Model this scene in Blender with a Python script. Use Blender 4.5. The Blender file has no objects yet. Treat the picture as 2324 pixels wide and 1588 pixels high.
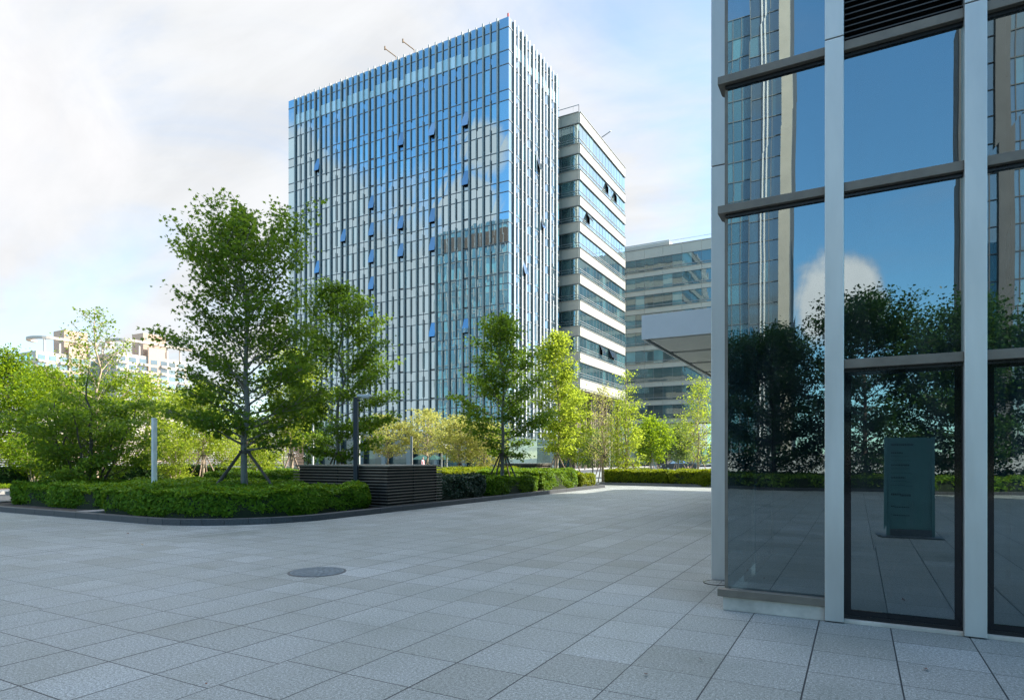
import bpy, math, random
import numpy as np
from mathutils import Vector
R = math.radians
random.seed(7); RNG = np.random.default_rng(7)
SC = bpy.context.scene
COL = SC.collection
# ------------------------------------------------------------------ camera frame (x right, y towards the far right vanishing point)
F, CX, HY, EYE, TH = 1429.0, 1162.0, 1040.0, 1.6, R(28.74)
CT, ST = math.cos(TH), math.sin(TH)
def ray(px, py=HY):
    a = (px - CX) / F
    return (-ST + a * CT, CT + a * ST, (HY - py) / F)
def at(px, D, py=None):                     # point at forward depth D
    r = ray(px, HY if py is None else py)
    return (r[0] * D, r[1] * D, EYE + r[2] * D)
def zat(py, D): return EYE + (HY - py) / F * D
def gnd(px, py, z=0.0):
    D = (EYE - z) * F / (py - HY); r = ray(px); return (r[0] * D, r[1] * D)
def dcam(p): return -ST * p[0] + CT * p[1]

# ------------------------------------------------------------------ materials
MATS = {}
class NT:
    def __init__(s, mat):
        s.t = mat.node_tree; s.n = s.t.nodes; s.l = s.t.links
    def new(s, typ, **kw):
        n = s.n.new(typ)
        for k, v in kw.items(): setattr(n, k, v)
        return n
    def link(s, a, b): s.l.new(a, b)
    def math(s, op, a, b=None, c=None, clamp=False):
        n = s.n.new('ShaderNodeMath'); n.operation = op; n.use_clamp = clamp
        for i, v in enumerate((a, b, c)):
            if v is None: continue
            if isinstance(v, (int, float)): n.inputs[i].default_value = v
            else: s.l.new(v, n.inputs[i])
        return n.outputs[0]
    def maprange(s, v, a, b, c, d, smooth=False):
        n = s.n.new('ShaderNodeMapRange'); n.interpolation_type = 'SMOOTHSTEP' if smooth else 'LINEAR'
        s.l.new(v, n.inputs[0])
        for i, x in enumerate((a, b, c, d)): n.inputs[i + 1].default_value = x
        return n.outputs[0]
    def noise(s, vec, scale, detail=2.0, rough=0.5, dist=0.0, dims='3D'):
        n = s.n.new('ShaderNodeTexNoise'); n.noise_dimensions = dims
        n.inputs['Scale'].default_value = scale; n.inputs['Detail'].default_value = detail
        n.inputs['Roughness'].default_value = rough; n.inputs['Distortion'].default_value = dist
        if vec is not None: s.l.new(vec, n.inputs['Vector'])
        return n.outputs['Fac']
    def ramp(s, fac, stops):
        n = s.n.new('ShaderNodeValToRGB'); e = n.color_ramp.elements
        while len(e) < len(stops): e.new(0.5)
        for el, (p, c) in zip(e, stops):
            el.position = p; el.color = (c[0], c[1], c[2], 1)
        s.l.new(fac, n.inputs[0]); return n.outputs[0]
    def mixc(s, f, a, b, blend='MIX'):
        n = s.n.new('ShaderNodeMix'); n.data_type = 'RGBA'; n.blend_type = blend
        for i, v in ((0, f), (6, a), (7, b)):
            if isinstance(v, (int, float)): n.inputs[i].default_value = v
            elif isinstance(v, (tuple, list)): n.inputs[i].default_value = (v[0], v[1], v[2], 1)
            else: s.l.new(v, n.inputs[i])
        return n.outputs[2]
    def bump(s, h, strength, dist=0.01):
        n = s.n.new('ShaderNodeBump'); n.inputs['Strength'].default_value = strength; n.inputs['Distance'].default_value = dist
        s.l.new(h, n.inputs['Height']); return n.outputs['Normal']
def newmat(name):
    m = bpy.data.materials.new(name); m.use_nodes = True
    t = NT(m); t.n.clear(); t.out = t.new('ShaderNodeOutputMaterial'); MATS[name] = m
    return m, t
def obj_coord(t): return t.new('ShaderNodeTexCoord').outputs['Object']
def pos_coord(t): return t.new('ShaderNodeNewGeometry').outputs['Position']
def plain(name, col, rough=0.6, metal=0.0, var=0.12, scale=3.0, bump=0.0, bscale=40.0, stretch=None):
    m, t = newmat(name)
    b = t.new('ShaderNodeBsdfPrincipled'); b.inputs['Roughness'].default_value = rough; b.inputs['Metallic'].default_value = metal
    p = pos_coord(t)
    if stretch:
        mp = t.new('ShaderNodeMapping'); mp.inputs['Scale'].default_value = stretch; t.link(p, mp.inputs[0]); p = mp.outputs[0]
    n = t.noise(p, scale, 5, 0.6)
    lo = tuple(c * (1 - var) for c in col); hi = tuple(min(1, c * (1 + var)) for c in col)
    t.link(t.ramp(n, [(0.3, lo), (0.7, hi)]), b.inputs['Base Color'])
    r = t.maprange(n, 0.3, 0.7, max(0.02, rough - 0.08), min(1, rough + 0.08)); t.link(r, b.inputs['Roughness'])
    if bump: t.link(t.bump(t.noise(p, bscale, 4, 0.6), bump), b.inputs['Normal'])
    t.link(b.outputs[0], t.out.inputs[0]); return m
def leafmat(name, stops, trans=(0.25, 0.42, 0.03), tfac=0.45, rough=0.5):
    m, t = newmat(name)
    a = t.new('ShaderNodeAttribute', attribute_name='rnd').outputs['Fac']
    c = t.ramp(a, stops)
    b = t.new('ShaderNodeBsdfPrincipled'); b.inputs['Roughness'].default_value = rough
    b.inputs['Specular IOR Level'].default_value = 0.12
    t.link(c, b.inputs['Base Color'])
    tr = t.new('ShaderNodeBsdfTranslucent'); t.link(t.mixc(0.6, c, trans), tr.inputs[0])
    mx = t.new('ShaderNodeMixShader'); mx.inputs[0].default_value = tfac
    t.link(b.outputs[0], mx.inputs[1]); t.link(tr.outputs[0], mx.inputs[2]); t.link(mx.outputs[0], t.out.inputs[0]); return m
def glassmat(name, inner, base=0.35, tint=(0.9, 0.95, 1.0), wave=0.0, wscale=0.35, through=None, rough=0.0, dirt=0.0, power=3.0):
    """coated facade glass: mirror reflection growing towards grazing view over either a dim room (opaque) or a real see-through"""
    m, t = newmat(name)
    g = t.new('ShaderNodeBsdfGlossy'); g.inputs['Roughness'].default_value = rough; g.inputs[0].default_value = (*tint, 1)
    lw = t.new('ShaderNodeLayerWeight'); lw.inputs[0].default_value = 0.5
    f = t.math('POWER', lw.outputs['Facing'], power)
    f = t.math('MULTIPLY_ADD', f, 1 - base, base, clamp=True)
    p = pos_coord(t)
    if wave:
        nn = t.bump(t.noise(p, wscale, 2, 0.5), wave, 0.02); t.link(nn, g.inputs['Normal'])
    if through is None:
        b = t.new('ShaderNodeBsdfPrincipled'); b.inputs['Roughness'].default_value = 0.4
        a = t.new('ShaderNodeAttribute', attribute_name='rnd').outputs['Fac']
        t.link(t.ramp(a, inner), b.inputs['Base Color'])
    else:
        b = t.new('ShaderNodeBsdfTransparent'); b.inputs[0].default_value = (*through, 1)
    mx = t.new('ShaderNodeMixShader'); t.link(f, mx.inputs[0]); t.link(b.outputs[0], mx.inputs[1]); t.link(g.outputs[0], mx.inputs[2])
    res = mx.outputs[0]
    if dirt:
        d = t.new('ShaderNodeBsdfDiffuse'); d.inputs[0].default_value = (0.3, 0.33, 0.35, 1)
        mp = t.new('ShaderNodeMapping'); mp.inputs['Scale'].default_value = (2.0, 2.0, 0.5); t.link(p, mp.inputs[0])
        n1 = t.noise(mp.outputs[0], 1.4, 6, 0.65, 0.6)
        m2 = t.new('ShaderNodeMixShader'); t.link(t.maprange(n1, 0.45, 0.8, 0.004, dirt), m2.inputs[0])
        t.link(res, m2.inputs[1]); t.link(d.outputs[0], m2.inputs[2]); res = m2.outputs[0]
    t.link(res, t.out.inputs[0]); return m

def paving():
    m, t = newmat('granite_paving')
    p = pos_coord(t); sp = t.new('ShaderNodeSeparateXYZ'); t.link(p, sp.inputs[0]); x, y = sp.outputs[0], sp.outputs[1]
    S = 0.606
    # tile fields are laid separately: each field has its own joint offset along y
    fld = t.math('FLOOR', t.math('DIVIDE', t.math('ADD', x, 0.33 + S * 60), S * 6.0))
    wf = t.new('ShaderNodeTexWhiteNoise', noise_dimensions='1D'); t.link(fld, wf.inputs['W'])
    left = t.math('LESS_THAN', x, -12.2)
    offy = t.math('MULTIPLY', wf.outputs['Value'], S)
    u = t.math('DIVIDE', t.math('ADD', x, 0.33 + S * 200), S)
    v = t.math('DIVIDE', t.math('ADD', t.math('ADD', y, offy), -5.04 + S * 400), S)
    fu, fv = t.math('FRACT', u), t.math('FRACT', v)
    iu, iv = t.math('FLOOR', u), t.math('FLOOR', v)
    cmb = t.new('ShaderNodeCombineXYZ'); t.link(iu, cmb.inputs[0]); t.link(iv, cmb.inputs[1])
    wn = t.new('ShaderNodeTexWhiteNoise', noise_dimensions='3D'); t.link(cmb.outputs[0], wn.inputs['Vector'])
    wl = t.new('ShaderNodeTexWhiteNoise', noise_dimensions='1D'); t.link(iv, wl.inputs['W'])
    wl2 = t.new('ShaderNodeTexWhiteNoise', noise_dimensions='1D'); t.link(iu, wl2.inputs['W'])
    def edge(fr, w):
        d = t.math('SUBTRACT', 0.5, t.math('ABSOLUTE', t.math('SUBTRACT', fr, 0.5)))
        if isinstance(w, float): return t.math('LESS_THAN', d, w)
        return t.math('LESS_THAN', d, w)
    ju = edge(fu, t.math('MULTIPLY_ADD', wl2.outputs['Value'], 0.008, 0.0055))
    jv = edge(fv, t.math('MULTIPLY_ADD', wl.outputs['Value'], 0.007, 0.004))
    dj = t.math('LESS_THAN', t.math('ABSOLUTE', t.math('ADD', x, 12.2)), 0.012)
    j = t.math('MAXIMUM', t.math('MAXIMUM', ju, jv), dj)
    tone = t.math('POWER', wn.outputs['Value'], 1.0)
    col = t.ramp(tone, [(0.0, (0.218, 0.228, 0.211)), (0.22, (0.234, 0.246, 0.23)), (0.4, (0.242, 0.255, 0.242)), (0.86, (0.253, 0.267, 0.256)), (1.0, (0.28, 0.295, 0.284))])
    gr = t.noise(p, 120, 4, 0.85); gr2 = t.noise(p, 46, 6, 0.95)
    col = t.mixc(1.0, col, t.ramp(gr, [(0.3, (0.35, 0.35, 0.35)), (0.5, (0.98, 0.98, 0.98)), (0.7, (1.75, 1.75, 1.78))]), 'MULTIPLY')
    col = t.mixc(1.0, col, t.ramp(gr2, [(0.36, (0.32, 0.32, 0.32)), (0.5, (0.98, 0.98, 0.98)), (0.64, (1.85, 1.85, 1.88))]), 'MULTIPLY')
    st = t.noise(p, 0.9, 6, 0.65); st2 = t.noise(p, 0.13, 4, 0.6)
    col = t.mixc(1.0, col, t.ramp(st, [(0.28, (0.76, 0.78, 0.75)), (0.5, (0.97, 0.97, 0.96)), (0.7, (1.07, 1.07, 1.07))]), 'MULTIPLY')
    col = t.mixc(1.0, col, t.ramp(st2, [(0.3, (0.9, 0.92, 0.9)), (0.65, (1.05, 1.05, 1.06))]), 'MULTIPLY')
    # gum spots, oily blotches and scuffs
    vg = t.new('ShaderNodeTexVoronoi'); vg.inputs['Scale'].default_value = 1.15; t.link(p, vg.inputs['Vector'])
    gs = t.new('ShaderNodeSeparateColor'); t.link(vg.outputs['Color'], gs.inputs[0])
    gum = t.math('MULTIPLY', t.math('LESS_THAN', vg.outputs['Distance'], t.math('MULTIPLY', gs.outputs[1], 0.045)), t.math('GREATER_THAN', gs.outputs[0], 0.55))
    col = t.mixc(t.math('MULTIPLY', gum, 0.65), col, (0.05, 0.055, 0.055))
    blot = t.maprange(t.noise(p, 0.42, 7, 0.72, 1.2), 0.60, 0.72, 0.0, 0.26, True)
    col = t.mixc(blot, col, (0.13, 0.14, 0.135))
    ms = t.new('ShaderNodeMapping'); ms.inputs['Rotation'].default_value = (0, 0, R(27)); ms.inputs['Scale'].default_value = (0.35, 5.0, 1); t.link(p, ms.inputs[0])
    scuff = t.maprange(t.noise(ms.outputs[0], 1.0, 6, 0.7), 0.62, 0.78, 0.0, 0.3)
    col = t.mixc(scuff, col, (0.36, 0.385, 0.385))
    # pale mineral specks
    vo = t.new('ShaderNodeTexVoronoi'); vo.inputs['Scale'].default_value = 55; t.link(p, vo.inputs['Vector'])
    wv = t.new('ShaderNodeSeparateColor'); t.link(vo.outputs['Color'], wv.inputs[0])
    speck = t.math('MULTIPLY', t.math('LESS_THAN', vo.outputs['Distance'], 0.22), t.math('GREATER_THAN', wv.outputs[0], 0.93))
    col = t.mixc(t.math('MULTIPLY', speck, 0.6), col, (0.6, 0.6, 0.58))
    col = t.mixc(j, col, (0.02, 0.022, 0.024))
    b = t.new('ShaderNodeBsdfPrincipled'); t.link(col, b.inputs['Base Color'])
    t.link(t.maprange(st, 0.3, 0.7, 0.5, 0.72), b.inputs['Roughness']); b.inputs['Specular IOR Level'].default_value = 0.35
    h = t.math('SUBTRACT', t.math('MULTIPLY', gr, 0.15), j)
    t.link(t.bump(h, 0.25, 0.004), b.inputs['Normal'])
    t.link(b.outputs[0], t.out.inputs[0]); return m
def louvre_wood(): pass

M = {}
M['paving'] = paving()
M['ground'] = plain('bare_ground', (0.16, 0.17, 0.15), 0.9, scale=0.4)
M['asphalt'] = plain('asphalt', (0.055, 0.06, 0.066), 0.85, scale=6, var=0.25, bump=0.2, bscale=120)
M['sidewalk'] = plain('pale_paving', (0.36, 0.34, 0.31), 0.8, scale=2)
M['kerb'] = plain('dark_granite', (0.058, 0.062, 0.066), 0.5, scale=30, var=0.35)
M['kerb_pale'] = plain('pale_granite', (0.22, 0.21, 0.20), 0.6, scale=30, var=0.25)
M['soil'] = plain('soil', (0.07, 0.055, 0.042), 0.95, scale=9, var=0.4, bump=0.5)
M['alu'] = plain('light_aluminium', (0.56, 0.565, 0.535), 0.42, 0.55, var=0.10, scale=2.6, stretch=(1, 1, 0.2))
M['alu_edge'] = plain('column_gap', (0.012, 0.012, 0.012), 0.7)
M['bronze'] = plain('bronze_rail', (0.17, 0.145, 0.115), 0.5, 0.2, var=0.18, scale=5)
M['black'] = plain('black_frame', (0.008, 0.009, 0.010), 0.3)
M['frit'] = plain('black_glass_border', (0.006, 0.008, 0.010), 0.06)
M['louvre'] = plain('dark_louvre', (0.05, 0.047, 0.042), 0.5, 0.4, var=0.2)
M['stone_plinth'] = plain('cream_stone', (0.46, 0.42, 0.36), 0.7, scale=3.5, var=0.28, bump=0.1)
M['room'] = plain('room_wall', (0.20, 0.26, 0.28), 0.8, scale=1)
M['room_floor'] = plain('room_floor', (0.12, 0.14, 0.15), 0.6)
M['canopy'] = plain('canopy_panel', (0.76, 0.76, 0.75), 0.5, 0.0, var=0.05, scale=1.2)
M['soffit'] = plain('soffit_panel', (0.92, 0.87, 0.76), 0.6, var=0.03)
M['fin'] = plain('fin_metal', (0.33, 0.35, 0.33), 0.5, 0.0, var=0.08, scale=0.6)
M['mullion'] = plain('dark_mullion', (0.17, 0.185, 0.195), 0.5, 0.0)
M['cream'] = plain('cream_cladding', (0.46, 0.43, 0.36), 0.5, 0.05, var=0.06, scale=0.5)
M['cream_dark'] = plain('ledge_metal', (0.23, 0.235, 0.23), 0.5, 0.3)
M['brown_clad'] = plain('brown_cladding', (0.085, 0.058, 0.045), 0.6, var=0.2, scale=1.5)
M['beige_strip'] = plain('beige_strip', (0.42, 0.36, 0.28), 0.6)
M['slat'] = plain('bronze_slat', (0.23, 0.195, 0.16), 0.42, 0.2, var=0.2, scale=4)
M['slat_cap'] = plain('bronze_cap', (0.19, 0.175, 0.145), 0.45, 0.2, var=0.15)
M['core'] = plain('dark_core', (0.012, 0.011, 0.010), 0.8)
M['fence_slat'] = plain('brown_slat', (0.085, 0.055, 0.038), 0.7, var=0.25, scale=3)
M['concrete'] = plain('concrete', (0.33, 0.34, 0.33), 0.8, scale=1.2, var=0.15)
M['post_dark'] = plain('dark_post', (0.028, 0.036, 0.046), 0.45, 0.2)
M['post_white'] = plain('white_post', (0.80, 0.79, 0.76), 0.5)
M['post_grey'] = plain('grey_post', (0.32, 0.33, 0.33), 0.5, 0.3)
M['lamp_head'] = plain('lamp_housing', (0.55, 0.57, 0.58), 0.4, 0.3)
M['lamp_lens'] = plain('lamp_lens', (0.7, 0.7, 0.68), 0.3)
M['iron'] = plain('cast_iron', (0.14, 0.175, 0.20), 0.5, 0.35, var=0.3, scale=20, bump=0.3, bscale=60)
M['bark_pale'] = plain('grey_bark', (0.235, 0.215, 0.185), 0.9, var=0.25, scale=7, bump=0.6, bscale=30, stretch=(1, 1, 0.5))
M['bark_dark'] = plain('dark_bark', (0.085, 0.07, 0.055), 0.9, var=0.3, scale=7, bump=0.6)
M['bark_tan'] = plain('tan_bark', (0.42, 0.33, 0.24), 0.9, var=0.22, scale=7, bump=0.5)
M['stake'] = plain('stake_wood', (0.115, 0.092, 0.075), 0.85, var=0.25, scale=8)
M['stake_tan'] = plain('pale_stake_wood', (0.34, 0.25, 0.19), 0.85, var=0.25, scale=8)
M['white'] = plain('white_paint', (0.75, 0.75, 0.73), 0.5)
M['orange'] = plain('peach_render', (0.48, 0.34, 0.25), 0.8, var=0.08)
M['flat_white'] = plain('white_render', (0.50, 0.43, 0.36), 0.8, var=0.08)
M['flat_peach'] = plain('pale_peach_render', (0.50, 0.37, 0.28), 0.8, var=0.06)
M['grey_stone'] = plain('grey_stone', (0.09, 0.092, 0.092), 0.7, var=0.2, scale=0.4)
M['frosted'] = plain('frosted_panel', (0.15, 0.34, 0.36), 0.35, var=0.08)
M['ink'] = plain('sign_ink', (0.03, 0.05, 0.06), 0.6)
M['red'] = plain('red_paint', (0.6, 0.03, 0.03), 0.5)
M['yellow_metal'] = plain('orange_metal', (0.30, 0.17, 0.07), 0.5)
M['parasol_white'] = plain('white_canvas', (0.68, 0.7, 0.72), 0.8)
M['parasol_green'] = plain('green_canvas', (0.008, 0.06, 0.045), 0.8)
M['car_paint'] = plain('dark_car_paint', (0.02, 0.022, 0.026), 0.2, 0.2)
M['tyre'] = plain('tyre', (0.015, 0.015, 0.015), 0.9)
M['skin'] = plain('skin', (0.45, 0.28, 0.2), 0.6)
M['hair'] = plain('hair', (0.012, 0.010, 0.009), 0.6)
M['shirt_white'] = plain('white_shirt', (0.7, 0.7, 0.7), 0.8)
M['shirt_pink'] = plain('pink_shirt', (0.6, 0.33, 0.33), 0.8)
M['trousers'] = plain('dark_trousers', (0.03, 0.035, 0.05), 0.8)
TEAL = [(0.0, (0.006, 0.016, 0.022)), (0.55, (0.012, 0.035, 0.045)), (0.8, (0.03, 0.10, 0.12)), (1.0, (0.12, 0.28, 0.30))]
M['tower_glass'] = glassmat('tower_glass', TEAL, 0.52, (0.68, 0.89, 0.97), wave=0.05, wscale=0.8)
M['side_glass'] = glassmat('side_glass', TEAL, 0.42, (0.80, 0.95, 0.98), wave=0.10, wscale=0.8)
M['lobby_glass'] = glassmat('lobby_glass', [(0.0, (0.006, 0.014, 0.018)), (1.0, (0.02, 0.05, 0.055))], 0.10, (0.7, 0.95, 0.95))
M['open_glass'] = glassmat('open_glass', TEAL, 0.5, (0.42, 0.66, 0.85))
M['band_glass'] = glassmat('band_glass', [(0.0, (0.01, 0.03, 0.035)), (0.6, (0.02, 0.07, 0.08)), (1.0, (0.12, 0.25, 0.25))], 0.46, (0.84, 0.95, 0.91), wave=0.16, wscale=0.5)
M['crown_glass'] = glassmat('crown_glass', [(0.0, (0.42, 0.62, 0.66)), (1.0, (0.75, 0.88, 0.88))], 0.14, (0.85, 0.95, 1.0))  # pale inner colour stands for bright sky behind the open crown screen
M['far_glass'] = glassmat('far_glass', [(0.0, (0.01, 0.03, 0.035)), (0.6, (0.02, 0.07, 0.08)), (1.0, (0.10, 0.22, 0.23))], 0.12, (0.8, 0.95, 0.95), wave=0.2, wscale=0.5)
M['flat_glass'] = glassmat('flat_glass', [(0.0, (0.02, 0.04, 0.045)), (1.0, (0.12, 0.18, 0.18))], 0.3)
M['shop_glass'] = glassmat('shop_glass', None, 0.245, (0.84, 0.98, 1.0), wave=0.05, wscale=0.7, through=(0.24, 0.36, 0.40), dirt=0.08, power=1.0)
M['sky_glass'] = glassmat('skyscraper_glass', [(0.0, (0.03, 0.10, 0.14)), (0.6, (0.06, 0.18, 0.24)), (1.0, (0.14, 0.36, 0.42))], 0.25, (0.7, 0.88, 1.0))
LEAF = {
 'maple': leafmat('maple_leaf', [(0.0, (0.06, 0.12, 0.016)), (0.5, (0.11, 0.19, 0.024)), (0.85, (0.17, 0.25, 0.034)), (1.0, (0.26, 0.26, 0.04))], (0.30, 0.46, 0.02), 0.45),
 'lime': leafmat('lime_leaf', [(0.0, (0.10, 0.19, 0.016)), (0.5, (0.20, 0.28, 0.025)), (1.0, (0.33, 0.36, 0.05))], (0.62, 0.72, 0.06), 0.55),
 'bright': leafmat('bright_leaf', [(0.0, (0.055, 0.13, 0.008)), (0.5, (0.11, 0.20, 0.012)), (1.0, (0.20, 0.27, 0.02))], (0.45, 0.58, 0.02), 0.55),
 'cream': leafmat('cream_leaf', [(0.0, (0.13, 0.19, 0.03)), (0.5, (0.33, 0.35, 0.08)), (1.0, (0.52, 0.46, 0.17))], (0.75, 0.72, 0.16), 0.45),
 'grey': leafmat('grey_leaf', [(0.0, (0.06, 0.11, 0.035)), (0.5, (0.12, 0.18, 0.06)), (1.0, (0.20, 0.25, 0.09))], (0.4, 0.5, 0.1), 0.4),
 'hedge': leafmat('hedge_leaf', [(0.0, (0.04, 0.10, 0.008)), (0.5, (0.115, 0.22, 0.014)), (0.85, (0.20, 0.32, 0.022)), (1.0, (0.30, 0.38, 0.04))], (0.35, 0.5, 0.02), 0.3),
 'hedge_lit': leafmat('hedge_lit_leaf', [(0.0, (0.08, 0.13, 0.008)), (0.5, (0.17, 0.22, 0.010)), (1.0, (0.30, 0.31, 0.02))], (0.5, 0.55, 0.02), 0.35),  # lit copy of the hedge leaf, sunlight put into its yellower colour
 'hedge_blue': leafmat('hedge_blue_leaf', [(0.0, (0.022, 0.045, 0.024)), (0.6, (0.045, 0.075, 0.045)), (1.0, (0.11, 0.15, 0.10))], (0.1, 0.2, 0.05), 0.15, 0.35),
 'ivy': leafmat('ivy_leaf', [(0.0, (0.012, 0.035, 0.010)), (0.6, (0.03, 0.075, 0.016)), (1.0, (0.07, 0.14, 0.03))], (0.15, 0.3, 0.03), 0.25, 0.35),
 'dead': leafmat('dead_leaf', [(0.0, (0.10, 0.03, 0.015)), (0.5, (0.2, 0.06, 0.03)), (1.0, (0.45, 0.26, 0.06))], (0.3, 0.1, 0.03), 0.2),
}

# ------------------------------------------------------------------ mesh helpers
class MB:
    def __init__(s): s.v = []; s.f = []; s.m = []; s.r = []
    def face(s, pts, mi=0, rnd=0.5):
        k = len(s.v); s.v.extend(pts); s.f.append(tuple(range(k, k + len(pts)))); s.m.append(mi); s.r.append(rnd); return s
    def box(s, x0, x1, y0, y1, z0, z1, mi=0, rnd=0.5):
        if x0 > x1: x0, x1 = x1, x0
        if y0 > y1: y0, y1 = y1, y0
        k = len(s.v)
        s.v.extend([(x0, y0, z0), (x1, y0, z0), (x1, y1, z0), (x0, y1, z0), (x0, y0, z1), (x1, y0, z1), (x1, y1, z1), (x0, y1, z1)])
        for q in ((0, 3, 2, 1), (4, 5, 6, 7), (0, 1, 5, 4), (1, 2, 6, 5), (2, 3, 7, 6), (3, 0, 4, 7)):
            s.f.append(tuple(k + i for i in q)); s.m.append(mi); s.r.append(rnd)
        return s
    def tube(s, pts, rad, n=6, mi=0, cap=True, rnd=0.5):
        k = len(s.v); pts = [Vector(p) for p in pts]
        if not isinstance(rad, (list, tuple)): rad = [rad] * len(pts)
        ref = None
        for i, p in enumerate(pts):
            d = (pts[min(i + 1, len(pts) - 1)] - pts[max(i - 1, 0)]).normalized()
            if ref is None: ref = d.cross(Vector((0, 0, 1)) if abs(d.z) < 0.9 else Vector((1, 0, 0))).normalized()
            a = (ref - d * ref.dot(d)).normalized(); b = d.cross(a); ref = a
            for j in range(n):
                t = 2 * math.pi * j / n + math.pi / n
                s.v.append(tuple(p + (a * math.cos(t) + b * math.sin(t)) * rad[i]))
        for i in range(len(pts) - 1):
            for j in range(n):
                s.f.append((k + i * n + j, k + i * n + (j + 1) % n, k + (i + 1) * n + (j + 1) % n, k + (i + 1) * n + j)); s.m.append(mi); s.r.append(rnd)
        if cap:
            s.f.append(tuple(k + j for j in range(n))[::-1]); s.m.append(mi); s.r.append(rnd)
            s.f.append(tuple(k + (len(pts) - 1) * n + j for j in range(n))); s.m.append(mi); s.r.append(rnd)
        return s
    def lathe(s, x, y, prof, n=16, mi=0):
        k = len(s.v)
        for r, z in prof:
            for j in range(n):
                t = 2 * math.pi * j / n; s.v.append((x + r * math.cos(t), y + r * math.sin(t), z))
        for i in range(len(prof) - 1):
            for j in range(n):
                s.f.append((k + i * n + j, k + i * n + (j + 1) % n, k + (i + 1) * n + (j + 1) % n, k + (i + 1) * n + j)); s.m.append(mi); s.r.append(0.5)
        s.f.append(tuple(k + j for j in range(n))[::-1]); s.m.append(mi); s.r.append(0.5)
        s.f.append(tuple(k + (len(prof) - 1) * n + j for j in range(n))); s.m.append(mi); s.r.append(0.5)
        return s
    def prism(s, poly, z0, z1, mi=0):
        k = len(s.v); n = len(poly)
        s.v.extend([(p[0], p[1], z0) for p in poly]); s.v.extend([(p[0], p[1], z1) for p in poly])
        s.f.append(tuple(k + i for i in range(n))[::-1]); s.f.append(tuple(k + n + i for i in range(n)))
        s.m += [mi, mi]; s.r += [.5, .5]
        for i in range(n):
            j = (i + 1) % n; s.f.append((k + i, k + j, k + n + j, k + n + i)); s.m.append(mi); s.r.append(0.5)
        return s
    def build(s, name, mats, parent=None, bevel=0.0, smooth=False):
        me = bpy.data.meshes.new(name); me.from_pydata(s.v, [], s.f)
        if not isinstance(mats, (list, tuple)): mats = [mats]
        for m in mats: me.materials.append(m)
        if len(mats) > 1: me.polygons.foreach_set('material_index', s.m)
        a = me.attributes.new('rnd', 'FLOAT', 'FACE'); a.data.foreach_set('value', s.r)
        if smooth: me.polygons.foreach_set('use_smooth', [True] * len(me.polygons))
        me.update()
        o = bpy.data.objects.new(name, me); COL.objects.link(o)
        if parent: o.parent = parent
        if bevel:
            b = o.modifiers.new('bevel', 'BEVEL'); b.width = bevel; b.segments = 2; b.limit_method = 'ANGLE'
        return o
def np_mesh(name, verts, k, rnd, mat, parent=None):
    """verts: (N*k,3) - N separate k-gons"""
    n = len(verts) // k
    me = bpy.data.meshes.new(name)
    me.vertices.add(len(verts)); me.vertices.foreach_set('co', np.asarray(verts, np.float32).ravel())
    me.loops.add(n * k); me.loops.foreach_set('vertex_index', np.arange(n * k, dtype=np.int32))
    me.polygons.add(n); me.polygons.foreach_set('loop_start', np.arange(0, n * k, k, dtype=np.int32))
    a = me.attributes.new('rnd', 'FLOAT', 'FACE'); a.data.foreach_set('value', np.asarray(rnd, np.float32))
    me.materials.append(mat); me.update(calc_edges=True); me.validate()
    o = bpy.data.objects.new(name, me); COL.objects.link(o)
    if parent: o.parent = parent
    return o
def tag(o, label, cat, group=None, kind=None):
    o['label'] = label; o['category'] = cat
    if group: o['group'] = group
    if kind: o['kind'] = kind
    return o
def thing(name, label, cat, loc=(0, 0, 0), group=None):
    o = bpy.data.objects.new(name, None); COL.objects.link(o); o.empty_display_size = 0.2
    return tag(o, label, cat, group)
def struct(o): o['kind'] = 'structure'; return o
def many(name, items, mats, parent, limit=100):
    """items: (sort point, function filling an MB). The nearest `limit` are parts of their own, the rest one part."""
    items = sorted(items, key=lambda it: (it[0][0] ** 2 + it[0][1] ** 2 + (it[0][2] - EYE) ** 2))
    for p, fn in items[:limit]:
        mb = MB(); fn(mb); mb.build(name, mats, parent)
    if len(items) > limit:
        mb = MB()
        for p, fn in items[limit:]: fn(mb)
        o = mb.build(name, mats, parent); o['kind'] = 'stuff'

# ------------------------------------------------------------------ leaves
LEAFSHAPES = {
 'maple': np.array([(0, -.5), (.12, -.2), (.42, -.28), (.3, -.02), (.5, .2), (.2, .16), (0, .55), (-.2, .16), (-.5, .2), (-.3, -.02), (-.42, -.28), (-.12, -.2)]),
 'oval': np.array([(0, -.5), (.27, -.1), (.2, .25), (0, .5), (-.2, .25), (-.27, -.1)]),
 'quad': np.array([(0, -.5), (.3, 0), (0, .5), (-.3, 0)]),
}
def leaf_verts(cent, nrm, size, shape, rng):
    sh = LEAFSHAPES[shape]; n = len(cent)
    nrm = nrm / (np.linalg.norm(nrm, axis=1, keepdims=True) + 1e-9)
    a = rng.normal(size=(n, 3)); a -= nrm * (a * nrm).sum(1, keepdims=True); a /= np.linalg.norm(a, axis=1, keepdims=True) + 1e-9
    b = np.cross(nrm, a)
    s = (size * rng.uniform(0.65, 1.25, n))[:, None, None]
    droop = (np.abs(sh[:, 0]) * -0.35)[None, :, None] * nrm[:, None, :]
    v = cent[:, None, :] + s * (sh[None, :, 0, None] * a[:, None, :] + sh[None, :, 1, None] * b[:, None, :] + droop)
    return v.reshape(-1, 3), len(sh)

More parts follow.
